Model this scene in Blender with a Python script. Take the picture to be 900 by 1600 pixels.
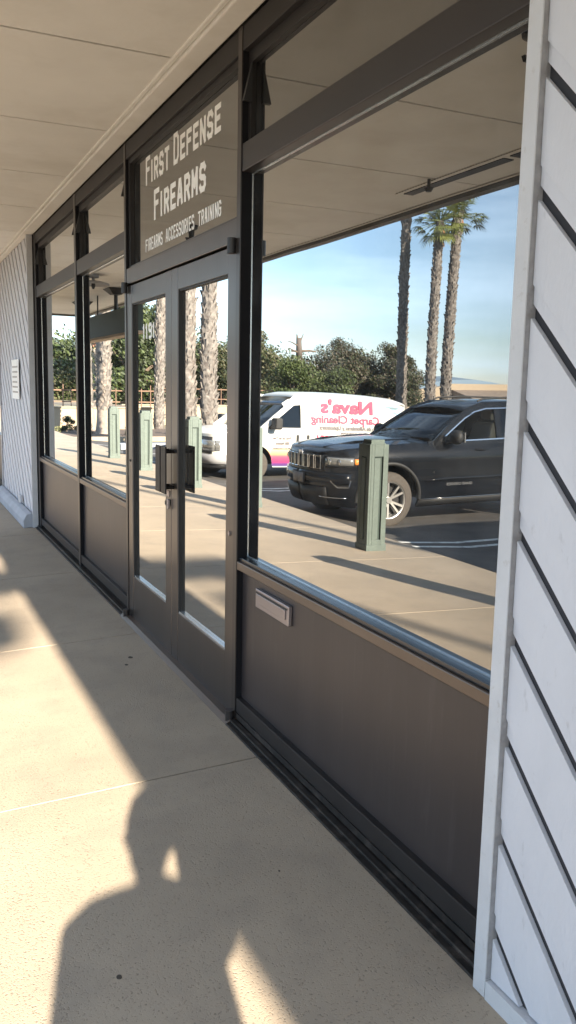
import bpy, bmesh, math, random
from mathutils import Vector, Matrix, noise
R = math.radians
random.seed(7)
sc = bpy.context.scene
for o in list(bpy.data.objects): bpy.data.objects.remove(o)
col = sc.collection

# ---------------------------------------------------------------- camera
def camera():
    f, yaw, pitch, roll = 1318.6, R(25.175), R(8.475), R(1.1767)
    fw = Vector((math.sin(yaw)*math.cos(pitch), math.cos(yaw)*math.cos(pitch), -math.sin(pitch)))
    rt = Vector((math.cos(yaw), -math.sin(yaw), 0)); up = rt.cross(fw)
    r2 = math.cos(roll)*rt + math.sin(roll)*up; u2 = -math.sin(roll)*rt + math.cos(roll)*up
    M = Matrix((r2, u2, -fw)).transposed().to_4x4(); M.translation = Vector((-1.343, 0, 1.5))
    cd = bpy.data.cameras.new('camera'); c = bpy.data.objects.new('camera', cd); col.objects.link(c)
    c.matrix_world = M
    cd.sensor_fit = 'VERTICAL'; cd.sensor_height = 36; cd.lens = f/1600*36
    cd.clip_start = .05; cd.clip_end = 20000
    sc.camera = c
camera()
# ---------------------------------------------------------------- light
LIGHT = Vector((.68, 2.28, -1.0)).normalized()          # direction in which sunlight travels
def lighting():
    w = bpy.data.worlds.new('World'); sc.world = w; w.use_nodes = True
    nt = w.node_tree; nt.nodes.clear(); L = nt.links.new
    out = nt.nodes.new('ShaderNodeOutputWorld'); bg = nt.nodes.new('ShaderNodeBackground')
    sky = nt.nodes.new('ShaderNodeTexSky'); sky.sky_type = 'NISHITA'; sky.sun_disc = False
    sky.sun_elevation = math.asin(-LIGHT.z); sky.sun_rotation = math.atan2(-LIGHT.x, -LIGHT.y)
    sky.air_density = 1.0; sky.dust_density = .15; sky.ozone_density = 3.0; sky.altitude = 20
    tc = nt.nodes.new('ShaderNodeTexCoord'); mp = nt.nodes.new('ShaderNodeMapping'); mp.inputs['Scale'].default_value = (1.2, 1.2, 7.0)
    mp.inputs['Rotation'].default_value = (R(6), R(-8), R(20))
    nz = nt.nodes.new('ShaderNodeTexNoise'); nz.inputs['Scale'].default_value = 1.7; nz.inputs['Detail'].default_value = 6; nz.inputs['Roughness'].default_value = .55
    cr = nt.nodes.new('ShaderNodeValToRGB'); cr.color_ramp.elements[0].position = .40; cr.color_ramp.elements[1].position = .66
    cr.color_ramp.elements[0].color = (.10, .10, .10, 1); cr.color_ramp.elements[1].color = (.62, .62, .62, 1)
    mx = nt.nodes.new('ShaderNodeMix'); mx.data_type = 'RGBA'
    mx.inputs[7].default_value = (8.0, 10.2, 12.6, 1)
    L(tc.outputs['Generated'], mp.inputs[0]); L(mp.outputs[0], nz.inputs['Vector']); L(nz.outputs[0], cr.inputs[0])
    L(cr.outputs[0], mx.inputs[0]); L(sky.outputs[0], mx.inputs[6]); L(mx.outputs[2], bg.inputs[0])
    bg.inputs[1].default_value = .066
    L(bg.outputs[0], out.inputs[0])
    s = bpy.data.lights.new('sun', 'SUN'); s.energy = 5.0; s.angle = R(.53); s.color = (1.0, .87, .70)
    so = bpy.data.objects.new('sun', s); col.objects.link(so)
    so.rotation_euler = (-LIGHT).to_track_quat('Z', 'Y').to_euler(); so.location = (-8, -20, 14)
lighting()
sc.view_settings.view_transform = 'Standard'; sc.view_settings.look = 'None'
sc.view_settings.exposure = 2.26; sc.view_settings.gamma = 1
sc.render.engine = 'CYCLES'
sc.cycles.max_bounces = 10; sc.cycles.glossy_bounces = 6; sc.cycles.diffuse_bounces = 4; sc.cycles.transparent_max_bounces = 12
sc.cycles.use_denoising = True; sc.cycles.caustics_reflective = False; sc.cycles.caustics_refractive = False

# ---------------------------------------------------------------- materials
def mat(name, c, rough=.6, metal=0, var=.12, scale=6, bump=0, bscale=40, coat=0, spec=.5, c2=None, stretch=None, detail=5, spots=None):
    m = bpy.data.materials.new(name); m.use_nodes = True; nt = m.node_tree; L = nt.links.new
    b = nt.nodes['Principled BSDF']; b.inputs['Roughness'].default_value = rough; b.inputs['Metallic'].default_value = metal
    b.inputs['Coat Weight'].default_value = coat; b.inputs['Specular IOR Level'].default_value = spec; b.inputs['Coat Roughness'].default_value = .04
    tc = nt.nodes.new('ShaderNodeTexCoord'); mp = nt.nodes.new('ShaderNodeMapping'); L(tc.outputs['Object'], mp.inputs[0])
    if stretch: mp.inputs['Scale'].default_value = stretch
    nz = nt.nodes.new('ShaderNodeTexNoise'); nz.inputs['Scale'].default_value = scale; nz.inputs['Detail'].default_value = detail; L(mp.outputs[0], nz.inputs['Vector'])
    cr = nt.nodes.new('ShaderNodeValToRGB'); e = cr.color_ramp.elements
    e[0].position = .3; e[1].position = .7
    c2 = c2 or tuple(min(1, x*(1+var)) for x in c)
    c1 = tuple(x*(1-var) for x in c) if c2 is None or var else c
    e[0].color = (*c1, 1); e[1].color = (*c2, 1)
    L(nz.outputs[0], cr.inputs[0]); src = cr.outputs[0]
    if spots:                                            # second, larger layer of wear
        sc_, p0, p1, colr, amt = spots
        n2 = nt.nodes.new('ShaderNodeTexNoise'); n2.inputs['Scale'].default_value = sc_; n2.inputs['Detail'].default_value = 8; n2.inputs['Roughness'].default_value = .65
        L(mp.outputs[0], n2.inputs['Vector'])
        r2 = nt.nodes.new('ShaderNodeMapRange'); r2.inputs[1].default_value = p0; r2.inputs[2].default_value = p1; r2.inputs[4].default_value = amt
        L(n2.outputs[0], r2.inputs[0])
        mx = nt.nodes.new('ShaderNodeMix'); mx.data_type = 'RGBA'; mx.inputs[7].default_value = (*colr, 1)
        L(r2.outputs[0], mx.inputs[0]); L(src, mx.inputs[6]); src = mx.outputs[2]
    L(src, b.inputs['Base Color'])
    if bump:
        n3 = nt.nodes.new('ShaderNodeTexNoise'); n3.inputs['Scale'].default_value = bscale; n3.inputs['Detail'].default_value = 4; L(mp.outputs[0], n3.inputs['Vector'])
        bp = nt.nodes.new('ShaderNodeBump'); bp.inputs['Strength'].default_value = bump; bp.inputs['Distance'].default_value = .01
        L(n3.outputs[0], bp.inputs['Height']); L(bp.outputs[0], b.inputs['Normal'])
    return m

def concrete_mat():
    m = mat('walk_concrete', (.385, .318, .240), .82, var=.09, scale=1.4, bump=0, spots=(4.2, .48, .74, (.26, .220, .18), .45))
    nt = m.node_tree; L = nt.links.new; b = nt.nodes['Principled BSDF']
    tc = nt.nodes.new('ShaderNodeTexCoord')
    v = nt.nodes.new('ShaderNodeTexNoise'); v.inputs['Scale'].default_value = 150; v.inputs['Detail'].default_value = 3; L(tc.outputs['Object'], v.inputs['Vector'])
    r = nt.nodes.new('ShaderNodeMapRange'); r.inputs[1].default_value = .30; r.inputs[2].default_value = .46; L(v.outputs[0], r.inputs[0])
    v2 = nt.nodes.new('ShaderNodeTexNoise'); v2.inputs['Scale'].default_value = 520; v2.inputs['Detail'].default_value = 2; L(tc.outputs['Object'], v2.inputs['Vector'])
    ad = nt.nodes.new('ShaderNodeMath'); ad.operation = 'MULTIPLY_ADD'; ad.inputs[1].default_value = .5; L(v2.outputs[0], ad.inputs[0]); L(r.outputs[0], ad.inputs[2])
    bp = nt.nodes.new('ShaderNodeBump'); bp.inputs['Strength'].default_value = .55; bp.inputs['Distance'].default_value = .0024
    L(ad.outputs[0], bp.inputs['Height']); L(bp.outputs[0], b.inputs['Normal'])
    # small dark pits in the colour too
    old = b.inputs['Base Color'].links[0].from_socket
    mx = nt.nodes.new('ShaderNodeMix'); mx.data_type = 'RGBA'; mx.blend_type = 'MULTIPLY'; mx.inputs[0].default_value = 1
    r2 = nt.nodes.new('ShaderNodeMapRange'); r2.inputs[1].default_value = .28; r2.inputs[2].default_value = .42; r2.inputs[3].default_value = .62; L(v.outputs[0], r2.inputs[0])
    cc = nt.nodes.new('ShaderNodeCombineColor')
    for i in range(3): L(r2.outputs[0], cc.inputs[i])
    L(old, mx.inputs[6]); L(cc.outputs[0], mx.inputs[7]); L(mx.outputs[2], b.inputs['Base Color'])
    return m

def mirror_glass(name, lo, hi, tint=(.93, .96, 1.0), base=(.010, .012, .013)):
    m = bpy.data.materials.new(name); m.use_nodes = True; nt = m.node_tree; nt.nodes.clear(); L = nt.links.new
    out = nt.nodes.new('ShaderNodeOutputMaterial'); mix = nt.nodes.new('ShaderNodeMixShader')
    p = nt.nodes.new('ShaderNodeBsdfPrincipled'); p.inputs['Base Color'].default_value = (*base, 1); p.inputs['Roughness'].default_value = .3; p.inputs['Specular IOR Level'].default_value = 0
    g = nt.nodes.new('ShaderNodeBsdfGlossy'); g.inputs['Roughness'].default_value = 0; g.inputs['Color'].default_value = (*tint, 1)
    lw = nt.nodes.new('ShaderNodeLayerWeight'); lw.inputs[0].default_value = .5
    mr = nt.nodes.new('ShaderNodeMapRange'); mr.inputs[1].default_value = .3; mr.inputs[2].default_value = .85; mr.inputs[3].default_value = lo; mr.inputs[4].default_value = hi
    tc = nt.nodes.new('ShaderNodeTexCoord'); wn = nt.nodes.new('ShaderNodeTexNoise'); wn.inputs['Scale'].default_value = 1.1; wn.inputs['Detail'].default_value = 1; L(tc.outputs['Object'], wn.inputs['Vector'])
    bp = nt.nodes.new('ShaderNodeBump'); bp.inputs['Strength'].default_value = .5; bp.inputs['Distance'].default_value = .0016; L(wn.outputs[0], bp.inputs['Height']); L(bp.outputs[0], g.inputs['Normal'])
    # thin uneven film of dust on the pane
    dn = nt.nodes.new('ShaderNodeTexNoise'); dn.inputs['Scale'].default_value = 3.5; dn.inputs['Detail'].default_value = 8; dn.inputs['Roughness'].default_value = .7; L(tc.outputs['Object'], dn.inputs['Vector'])
    dr = nt.nodes.new('ShaderNodeMapRange'); dr.inputs[1].default_value = .35; dr.inputs[2].default_value = .8; dr.inputs[3].default_value = base[0]; dr.inputs[4].default_value = .075; L(dn.outputs[0], dr.inputs[0])
    dc = nt.nodes.new('ShaderNodeCombineColor')
    for i in range(3): L(dr.outputs[0], dc.inputs[i])
    L(dc.outputs[0], p.inputs['Base Color'])
    L(lw.outputs['Facing'], mr.inputs[0]); L(mr.outputs[0], mix.inputs[0]); L(p.outputs[0], mix.inputs[1]); L(g.outputs[0], mix.inputs[2]); L(mix.outputs[0], out.inputs[0])
    return m

def clear_glass(name, dark, refl=.12):
    m = bpy.data.materials.new(name); m.use_nodes = True; nt = m.node_tree; nt.nodes.clear(); L = nt.links.new
    out = nt.nodes.new('ShaderNodeOutputMaterial'); mix = nt.nodes.new('ShaderNodeMixShader')
    t = nt.nodes.new('ShaderNodeBsdfTransparent'); t.inputs[0].default_value = (*dark, 1)
    g = nt.nodes.new('ShaderNodeBsdfGlossy'); g.inputs['Roughness'].default_value = .01
    fr = nt.nodes.new('ShaderNodeFresnel'); fr.inputs[0].default_value = 1.5
    ad = nt.nodes.new('ShaderNodeMath'); ad.operation = 'MULTIPLY_ADD'; ad.inputs[1].default_value = 1.1; ad.inputs[2].default_value = refl*.2; L(fr.outputs[0], ad.inputs[0])
    L(ad.outputs[0], mix.inputs[0]); L(t.outputs[0], mix.inputs[1]); L(g.outputs[0], mix.inputs[2]); L(mix.outputs[0], out.inputs[0])
    return m

M = {}
M['concrete'] = concrete_mat()
M['joint'] = mat('joint_dirt', (.075, .062, .05), .95)
M['asphalt'] = mat('asphalt', (.082, .075, .069), .9, var=.25, scale=3, bump=.5, bscale=120, spots=(1.2, .5, .7, (.05, .048, .045), .6))
M['ground'] = mat('dry_ground', (.21, .17, .125), .95, var=.2, scale=.4, spots=(.15, .5, .6, (.12, .14, .06), .7))
M['paint_line'] = mat('road_paint', (.72, .72, .68), .8, var=.1, scale=20, spots=(9, .5, .62, (.2, .19, .18), .7))
M['soffit'] = mat('soffit_paint', (.80, .78, .735), .75, var=.035, scale=2.5, bump=.10, bscale=30, spots=(1.1, .48, .75, (.55, .51, .44), .5))
M['soffit_gap'] = mat('soffit_gap', (.10, .09, .075), .9)
M['fascia'] = mat('fascia_paint', (.13, .12, .105), .6)
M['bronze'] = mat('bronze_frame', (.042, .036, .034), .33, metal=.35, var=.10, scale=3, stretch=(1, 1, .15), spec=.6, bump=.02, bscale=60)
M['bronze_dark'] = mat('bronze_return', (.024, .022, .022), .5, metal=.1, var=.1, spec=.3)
M['return_shade'] = mat('mullion_shade_side', (.012, .012, .014), .75, spec=.12, var=.1)  # near-black mullion sides: their shade is put into the colour
M['bronze_door'] = mat('bronze_door', (.105, .093, .088), .30, metal=.75, var=.08, scale=5, stretch=(1, 1, .1), bump=.02, bscale=60)
M['kick'] = mat('kick_panel', (.052, .045, .046), .38, metal=.35, var=.08, scale=2.5, stretch=(3.0, 3.0, .35), bump=.05, bscale=7, spots=(7.0, .56, .78, (.10, .094, .094), .5))
M['sill'] = mat('sill_bronze', (.13, .10, .08), .35, metal=.5, var=.1, stretch=(1, .2, 1))
M['track'] = mat('base_track', (.022, .020, .019), .5, metal=.2, var=.35, scale=30, spots=(14, .52, .7, (.12, .10, .085), .6))
M['rail'] = mat('transom_bronze', (.032, .027, .026), .4, metal=.3, var=.12, scale=2)
M['bead'] = mat('glazing_bead', (.62, .66, .68), .25, metal=.8, var=.05)
M['stop'] = mat('dark_glazing_stop', (.012, .016, .022), .25, spec=.6, var=.1)
M['gasket'] = mat('gasket', (.012, .012, .012), .6)
M['window'] = mirror_glass('window_glass', .20, .86, (.96,.975,.97))
M['signglass'] = mirror_glass('transom_glass', .12, .52, (.96,.975,.97))
M['doorglass'] = mirror_glass('door_glass', .42, .86, (.96,.975,.97))
M['letter'] = mat('white_vinyl', (.93, .92, .89), .5, var=.03)
M['siding'] = mat('siding_paint', (.57, .58, .62), .7, var=.03, scale=5, bump=.25, bscale=26, spots=(13, .62, .72, (.36, .36, .38), .5), stretch=(1, 1.9, .75))
M['siding2'] = mat('trim_paint', (.54, .55, .57), .7, var=.05, scale=7, bump=.3, bscale=45, spots=(26, .6, .72, (.35, .33, .31), .6))
M['siding_gap'] = mat('siding_gap', (.035, .035, .04), .9)
M['trimside'] = mat('trim_edge', (.30, .30, .31), .85, var=.15, scale=40, bump=.4, bscale=80)
M['skirt'] = mat('painted_concrete', (.40, .42, .46), .8, var=.1, bump=.3, bscale=30)
M['pull'] = mat('pull_plate', (.012, .010, .010), .45, spec=.2)
M['steel'] = mat('brushed_steel', (.33, .29, .29), .35, metal=.7, var=.1, stretch=(1, .1, 1), scale=20)
M['black'] = mat('black_plastic', (.016, .016, .017), .5)
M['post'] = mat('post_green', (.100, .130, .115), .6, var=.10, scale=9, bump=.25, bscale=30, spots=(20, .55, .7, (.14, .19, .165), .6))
M['sign_and_shade_green'] = mat('sign_and_shade_green', (.030, .050, .042), .6)  # for the sign box and the painted shade in the post slits
M['sign_edge'] = mat('sign_edge', (.42, .33, .24), .7)
M['bark'] = mat('palm_bark', (.12, .10, .088), .9, var=.35, scale=18, bump=.5, bscale=20)
M['boot'] = mat('palm_boot', (.12, .105, .095), .9, var=.3, scale=7, c2=(.26, .235, .21))
M['palm_base'] = mat('palm_base', (.26, .21, .175), .9, var=.2, scale=9, bump=.5, bscale=26)
M['skirt_brown'] = mat('dry_frond', (.30, .15, .085), .9, var=.3)
M['frond'] = mat('palm_leaf', (.095, .13, .035), .45, var=.35, scale=1.2, c2=(.20, .22, .06))
M['beige'] = mat('beige_wall', (.34, .275, .20), .85, var=.06, bump=.2, bscale=12)
M['roof'] = mat('shingle_roof', (.24, .19, .15), .9, var=.25, scale=3, bump=.5, bscale=10)
M['terra'] = mat('terracotta', (.48, .20, .13), .8)
M['mulch'] = mat('mulch', (.11, .08, .06), .95, var=.5, scale=14, bump=.8, bscale=20)
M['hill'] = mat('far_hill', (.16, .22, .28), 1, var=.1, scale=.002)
M['white'] = mat('white_paint', (.66, .65, .61), .35, var=.02, coat=.5)
M['suv'] = mat('dark_car_paint', (.004, .005, .007), .25, var=.05, coat=.5, spec=.2)
M['chrome'] = mat('chrome', (.78, .78, .78), .12, metal=1, var=.02)
M['alloy'] = mat('alloy_wheel', (.62, .60, .56), .3, metal=.8, var=.03)
M['tyre'] = mat('tyre_rubber', (.075, .064, .054), .85, var=.2, scale=30, bump=.2)
M['cladding'] = mat('black_cladding', (.018, .018, .018), .6)
M['amber'] = mat('amber_lens', (.75, .25, .05), .25, coat=.6)
M['lamp'] = mat('headlight_lens', (.25, .25, .24), .15, metal=.4, coat=1)
M['red'] = mat('red_print', (.80, .055, .11), .5, var=.05)
M['ink'] = mat('dark_print', (.16, .14, .14), .5)
M['seat'] = mat('car_seat', (.34, .31, .27), .8)
M['dash'] = mat('dashboard', (.03, .03, .03), .7)
M['carglass'] = clear_glass('car_glass', (.80, .86, .84))
M['tint'] = clear_glass('tinted_glass', (.35, .38, .38))
M['vanglass'] = clear_glass('van_glass', (.12, .14, .14))
M['skin'] = mat('skin', (.50, .30, .21), .6); M['jacket'] = mat('jacket_cloth', (.05, .06, .09), .85, bump=.3); M['jeans'] = mat('denim', (.06, .09, .17), .85, bump=.2)
M['hair'] = mat('hair', (.02, .015, .01), .6)
for k, c1, c2 in (('leaf_dark', (.022, .034, .012), (.050, .066, .025)), ('leaf_mid', (.036, .060, .014), (.085, .112, .033)), ('leaf_olive', (.055, .055, .024), (.105, .098, .048)), ('leaf_brown', (.055, .050, .034), (.115, .096, .066)), ('leaf_bright', (.16, .17, .05), (.34, .32, .14))):
    M[k] = mat(k, c1, .6, var=.2, scale=.9, c2=c2, detail=8)
M['bark2'] = mat('tree_bark', (.13, .095, .07), .9, var=.3, scale=8, bump=.6, bscale=12)
M['rust'] = mat('rusty_fence', (.20, .12, .08), .8)

# ---------------------------------------------------------------- helpers
def tag(o, label=None, cat=None, group=None, kind=None):
    if label: o['label'] = label
    if cat: o['category'] = cat
    if group: o['group'] = group
    if kind: o['kind'] = kind
    return o
def thing(name, loc, label, cat, group=None, rz=0, kind=None):
    e = bpy.data.objects.new(name, None); col.objects.link(e); e.location = loc; e.rotation_euler = (0, 0, rz); e.empty_display_size = .2
    return tag(e, label, cat, group, kind)
def rootof(p):
    while p.parent: p = p.parent
    return p
class B:
    def __init__(s): s.v = []; s.f = []
    def add(s, vs, fs):
        n = len(s.v); s.v += [tuple(v) for v in vs]; s.f += [tuple(i+n for i in f) for f in fs]; return s
    def box(s, x0, x1, y0, y1, z0, z1):
        x0, x1 = min(x0, x1), max(x0, x1); y0, y1 = min(y0, y1), max(y0, y1); z0, z1 = min(z0, z1), max(z0, z1)
        return s.add([(x, y, z) for x in (x0, x1) for y in (y0, y1) for z in (z0, z1)], [(0, 1, 3, 2), (4, 6, 7, 5), (0, 4, 5, 1), (2, 3, 7, 6), (0, 2, 6, 4), (1, 5, 7, 3)])
    def prism(s, poly, axis, a, b):           # polygon extruded along an axis
        ins = {'x': lambda p, t: (t, p[0], p[1]), 'y': lambda p, t: (p[0], t, p[1]), 'z': lambda p, t: (p[0], p[1], t)}[axis]
        n = len(poly); vs = [ins(p, a) for p in poly]+[ins(p, b) for p in poly]
        return s.add(vs, [tuple(range(n))[::-1], tuple(range(n, 2*n))]+[(i, (i+1) % n, n+(i+1) % n, n+i) for i in range(n)])
    def tube(s, p0, p1, r0, r1=None, n=10, caps=True):
        r1 = r0 if r1 is None else r1; p0 = Vector(p0); p1 = Vector(p1); d = (p1-p0)
        if d.length < 1e-6: return s
        q = d.to_track_quat('Z', 'Y'); vs = []
        for p, r in ((p0, r0), (p1, r1)):
            for i in range(n):
                a = 2*math.pi*i/n; vs.append(p+q @ Vector((r*math.cos(a), r*math.sin(a), 0)))
        fs = [(i, (i+1) % n, n+(i+1) % n, n+i) for i in range(n)]
        if caps: fs += [tuple(range(n))[::-1], tuple(range(n, 2*n))]
        return s.add(vs, fs)
    def path(s, pts, r, n=8):
        for i in range(len(pts)-1): s.tube(pts[i], pts[i+1], r if not isinstance(r, (list, tuple)) else r[i], r if not isinstance(r, (list, tuple)) else r[i+1], n)
        return s
    def grid(s, rows, close=False):
        n = len(rows[0]); vs = [p for r in rows for p in r]; fs = []
        for i in range(len(rows)-1):
            for j in range(n if close else n-1):
                k = (j+1) % n; fs.append((i*n+j, i*n+k, (i+1)*n+k, (i+1)*n+j))
        return s.add(vs, fs)
    def lathe(s, prof, c=(0, 0, 0), n=20, axis='z'):
        rows = []
        for r, h in prof:
            row = []
            for i in range(n):
                a = 2*math.pi*i/n; x, y = r*math.cos(a), r*math.sin(a)
                row.append({'z': (c[0]+x, c[1]+y, c[2]+h), 'y': (c[0]+x, c[1]+h, c[2]+y), 'x': (c[0]+h, c[1]+x, c[2]+y)}[axis])
            rows.append(row)
        return s.grid(rows, True)
    def xf(s, Mx): s.v = [tuple(Mx @ Vector(v)) for v in s.v]; return s
    def build(s, name, m, parent=None, local=False, smooth=False, bev=0, solid=0):
        me = bpy.data.meshes.new(name); vs = s.v
        if parent is not None and not local:
            o = Vector(rootof(parent).location); vs = [tuple(Vector(v)-o) for v in vs]
        me.from_pydata(vs, [], s.f); me.materials.append(M[m] if isinstance(m, str) else m)
        bm = bmesh.new(); bm.from_mesh(me); bmesh.ops.recalc_face_normals(bm, faces=bm.faces); bm.to_mesh(me); bm.free()
        if smooth:
            me.polygons.foreach_set('use_smooth', [True]*len(me.polygons))
        ob = bpy.data.objects.new(name, me); col.objects.link(ob)
        if parent is not None: ob.parent = parent
        if solid: md = ob.modifiers.new('solid', 'SOLIDIFY'); md.thickness = solid; md.offset = 0
        if bev:
            md = ob.modifiers.new('bevel', 'BEVEL'); md.width = bev; md.segments = 2; md.limit_method = 'ANGLE'; md.angle_limit = R(40)
        return ob
def bx(*a): return B().box(*a)
def copy_tree(o, parent=None):
    c = o.copy(); col.objects.link(c)
    if parent is not None: c.parent = parent
    for ch in list(o.children): copy_tree(ch, c)
    return c

# stroke lettering (condensed block capitals), each glyph on a 0..1 x 0..1 cell
G = {'F': [[(0, 0), (0, 1), (1, 1)], [(0, .55), (.8, .55)]], 'I': [[(0, 0), (0, 1)]], 'R': [[(0, 0), (0, 1), (.75, 1), (1, .85), (1, .6), (.75, .48), (0, .48)], [(.55, .48), (1, 0)]],
     'S': [[(1, .85), (.75, 1), (.2, 1), (0, .85), (0, .62), (.2, .54), (.8, .46), (1, .36), (1, .14), (.8, 0), (.2, 0), (0, .14)]], 'T': [[(.5, 0), (.5, 1)], [(0, 1), (1, 1)]],
     'D': [[(0, 0), (0, 1), (.7, 1), (1, .82), (1, .18), (.7, 0), (0, 0)]], 'E': [[(1, 0), (0, 0), (0, 1), (1, 1)], [(0, .52), (.85, .52)]], 'N': [[(0, 0), (0, 1), (1, 0), (1, 1)]],
     'A': [[(0, 0), (.35, 1), (.65, 1), (1, 0)], [(.18, .32), (.82, .32)]], 'M': [[(0, 0), (0, 1), (.5, .35), (1, 1), (1, 0)]],
     'C': [[(1, .82), (.75, 1), (.25, 1), (0, .82), (0, .18), (.25, 0), (.75, 0), (1, .18)]], 'O': [[(.25, 0), (0, .18), (0, .82), (.25, 1), (.75, 1), (1, .82), (1, .18), (.75, 0), (.25, 0)]],
     'G': [[(1, .82), (.75, 1), (.25, 1), (0, .82), (0, .18), (.25, 0), (.75, 0), (1, .18), (1, .5), (.55, .5)]], '1': [[(.0, .8), (.35, 1), (.35, 0)]],
     '9': [[(1, .5), (.25, .5), (0, .62), (0, .86), (.25, 1), (.75, 1), (1, .86), (1, .14), (.75, 0), (.1, 0)]]}
def stroke_word(parent, x, y_left, z0, specs, width, th, name='letter', slant=0.0):
    """specs: list of (char, height, relative advance); letters lie flat on the glass, reading towards -Y"""
    tot = sum(a for _, _, a in specs); k = width/tot; pos = 0
    for ch, h, a in specs:
        if ch != ' ':
            w = (.22 if ch == 'I' else a*.72)*k if ch != 'I' else 0.0
            b = B(); ko = 0
            for ln in G[ch]:
                P = [(pos+th*.5+px*max(0, a*k*.80-th), th*.5+pz*(h-th)) for px, pz in ln] if ch != 'I' else [(pos+th*.5, th*.5), (pos+th*.5, h-th*.5)]
                for (ax, az), (bx_, bz) in zip(P[:-1], P[1:]):
                    d = Vector((bx_-ax, bz-az)); L_ = d.length
                    if L_ < 1e-6: continue
                    d /= L_; n = Vector((-d.y, d.x))*th*.5; e = d*th*.42
                    q = [Vector((ax, az))-e+n, Vector((ax, az))-e-n, Vector((bx_, bz))+e-n, Vector((bx_, bz))+e+n]
                    b.prism([(y_left-(p.x+slant*p.y), z0+p.y) for p in q], 'x', x-ko*.00006, x+.0012); ko += 1
            b.build(name, 'letter', parent)
        pos += a*k
def font_mesh(txt, size, name, m, parent, mtx, offset=0, sx=1, extrude=.0008, sp=1.0):
    c = bpy.data.curves.new(name, 'FONT'); c.body = txt; c.size = size; c.offset = offset; c.extrude = extrude; c.space_character = sp; c.resolution_u = 3
    t = bpy.data.objects.new(name, c); col.objects.link(t); dg = bpy.context.evaluated_depsgraph_get(); dg.update()
    me = bpy.data.meshes.new_from_object(t.evaluated_get(dg)); bpy.data.objects.remove(t)
    me.transform(Matrix.Diagonal((sx, 1, 1, 1))); me.transform(mtx); me.materials.clear(); me.materials.append(M[m])
    o = bpy.data.objects.new(name, me); col.objects.link(o); o.parent = parent; return o

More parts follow.
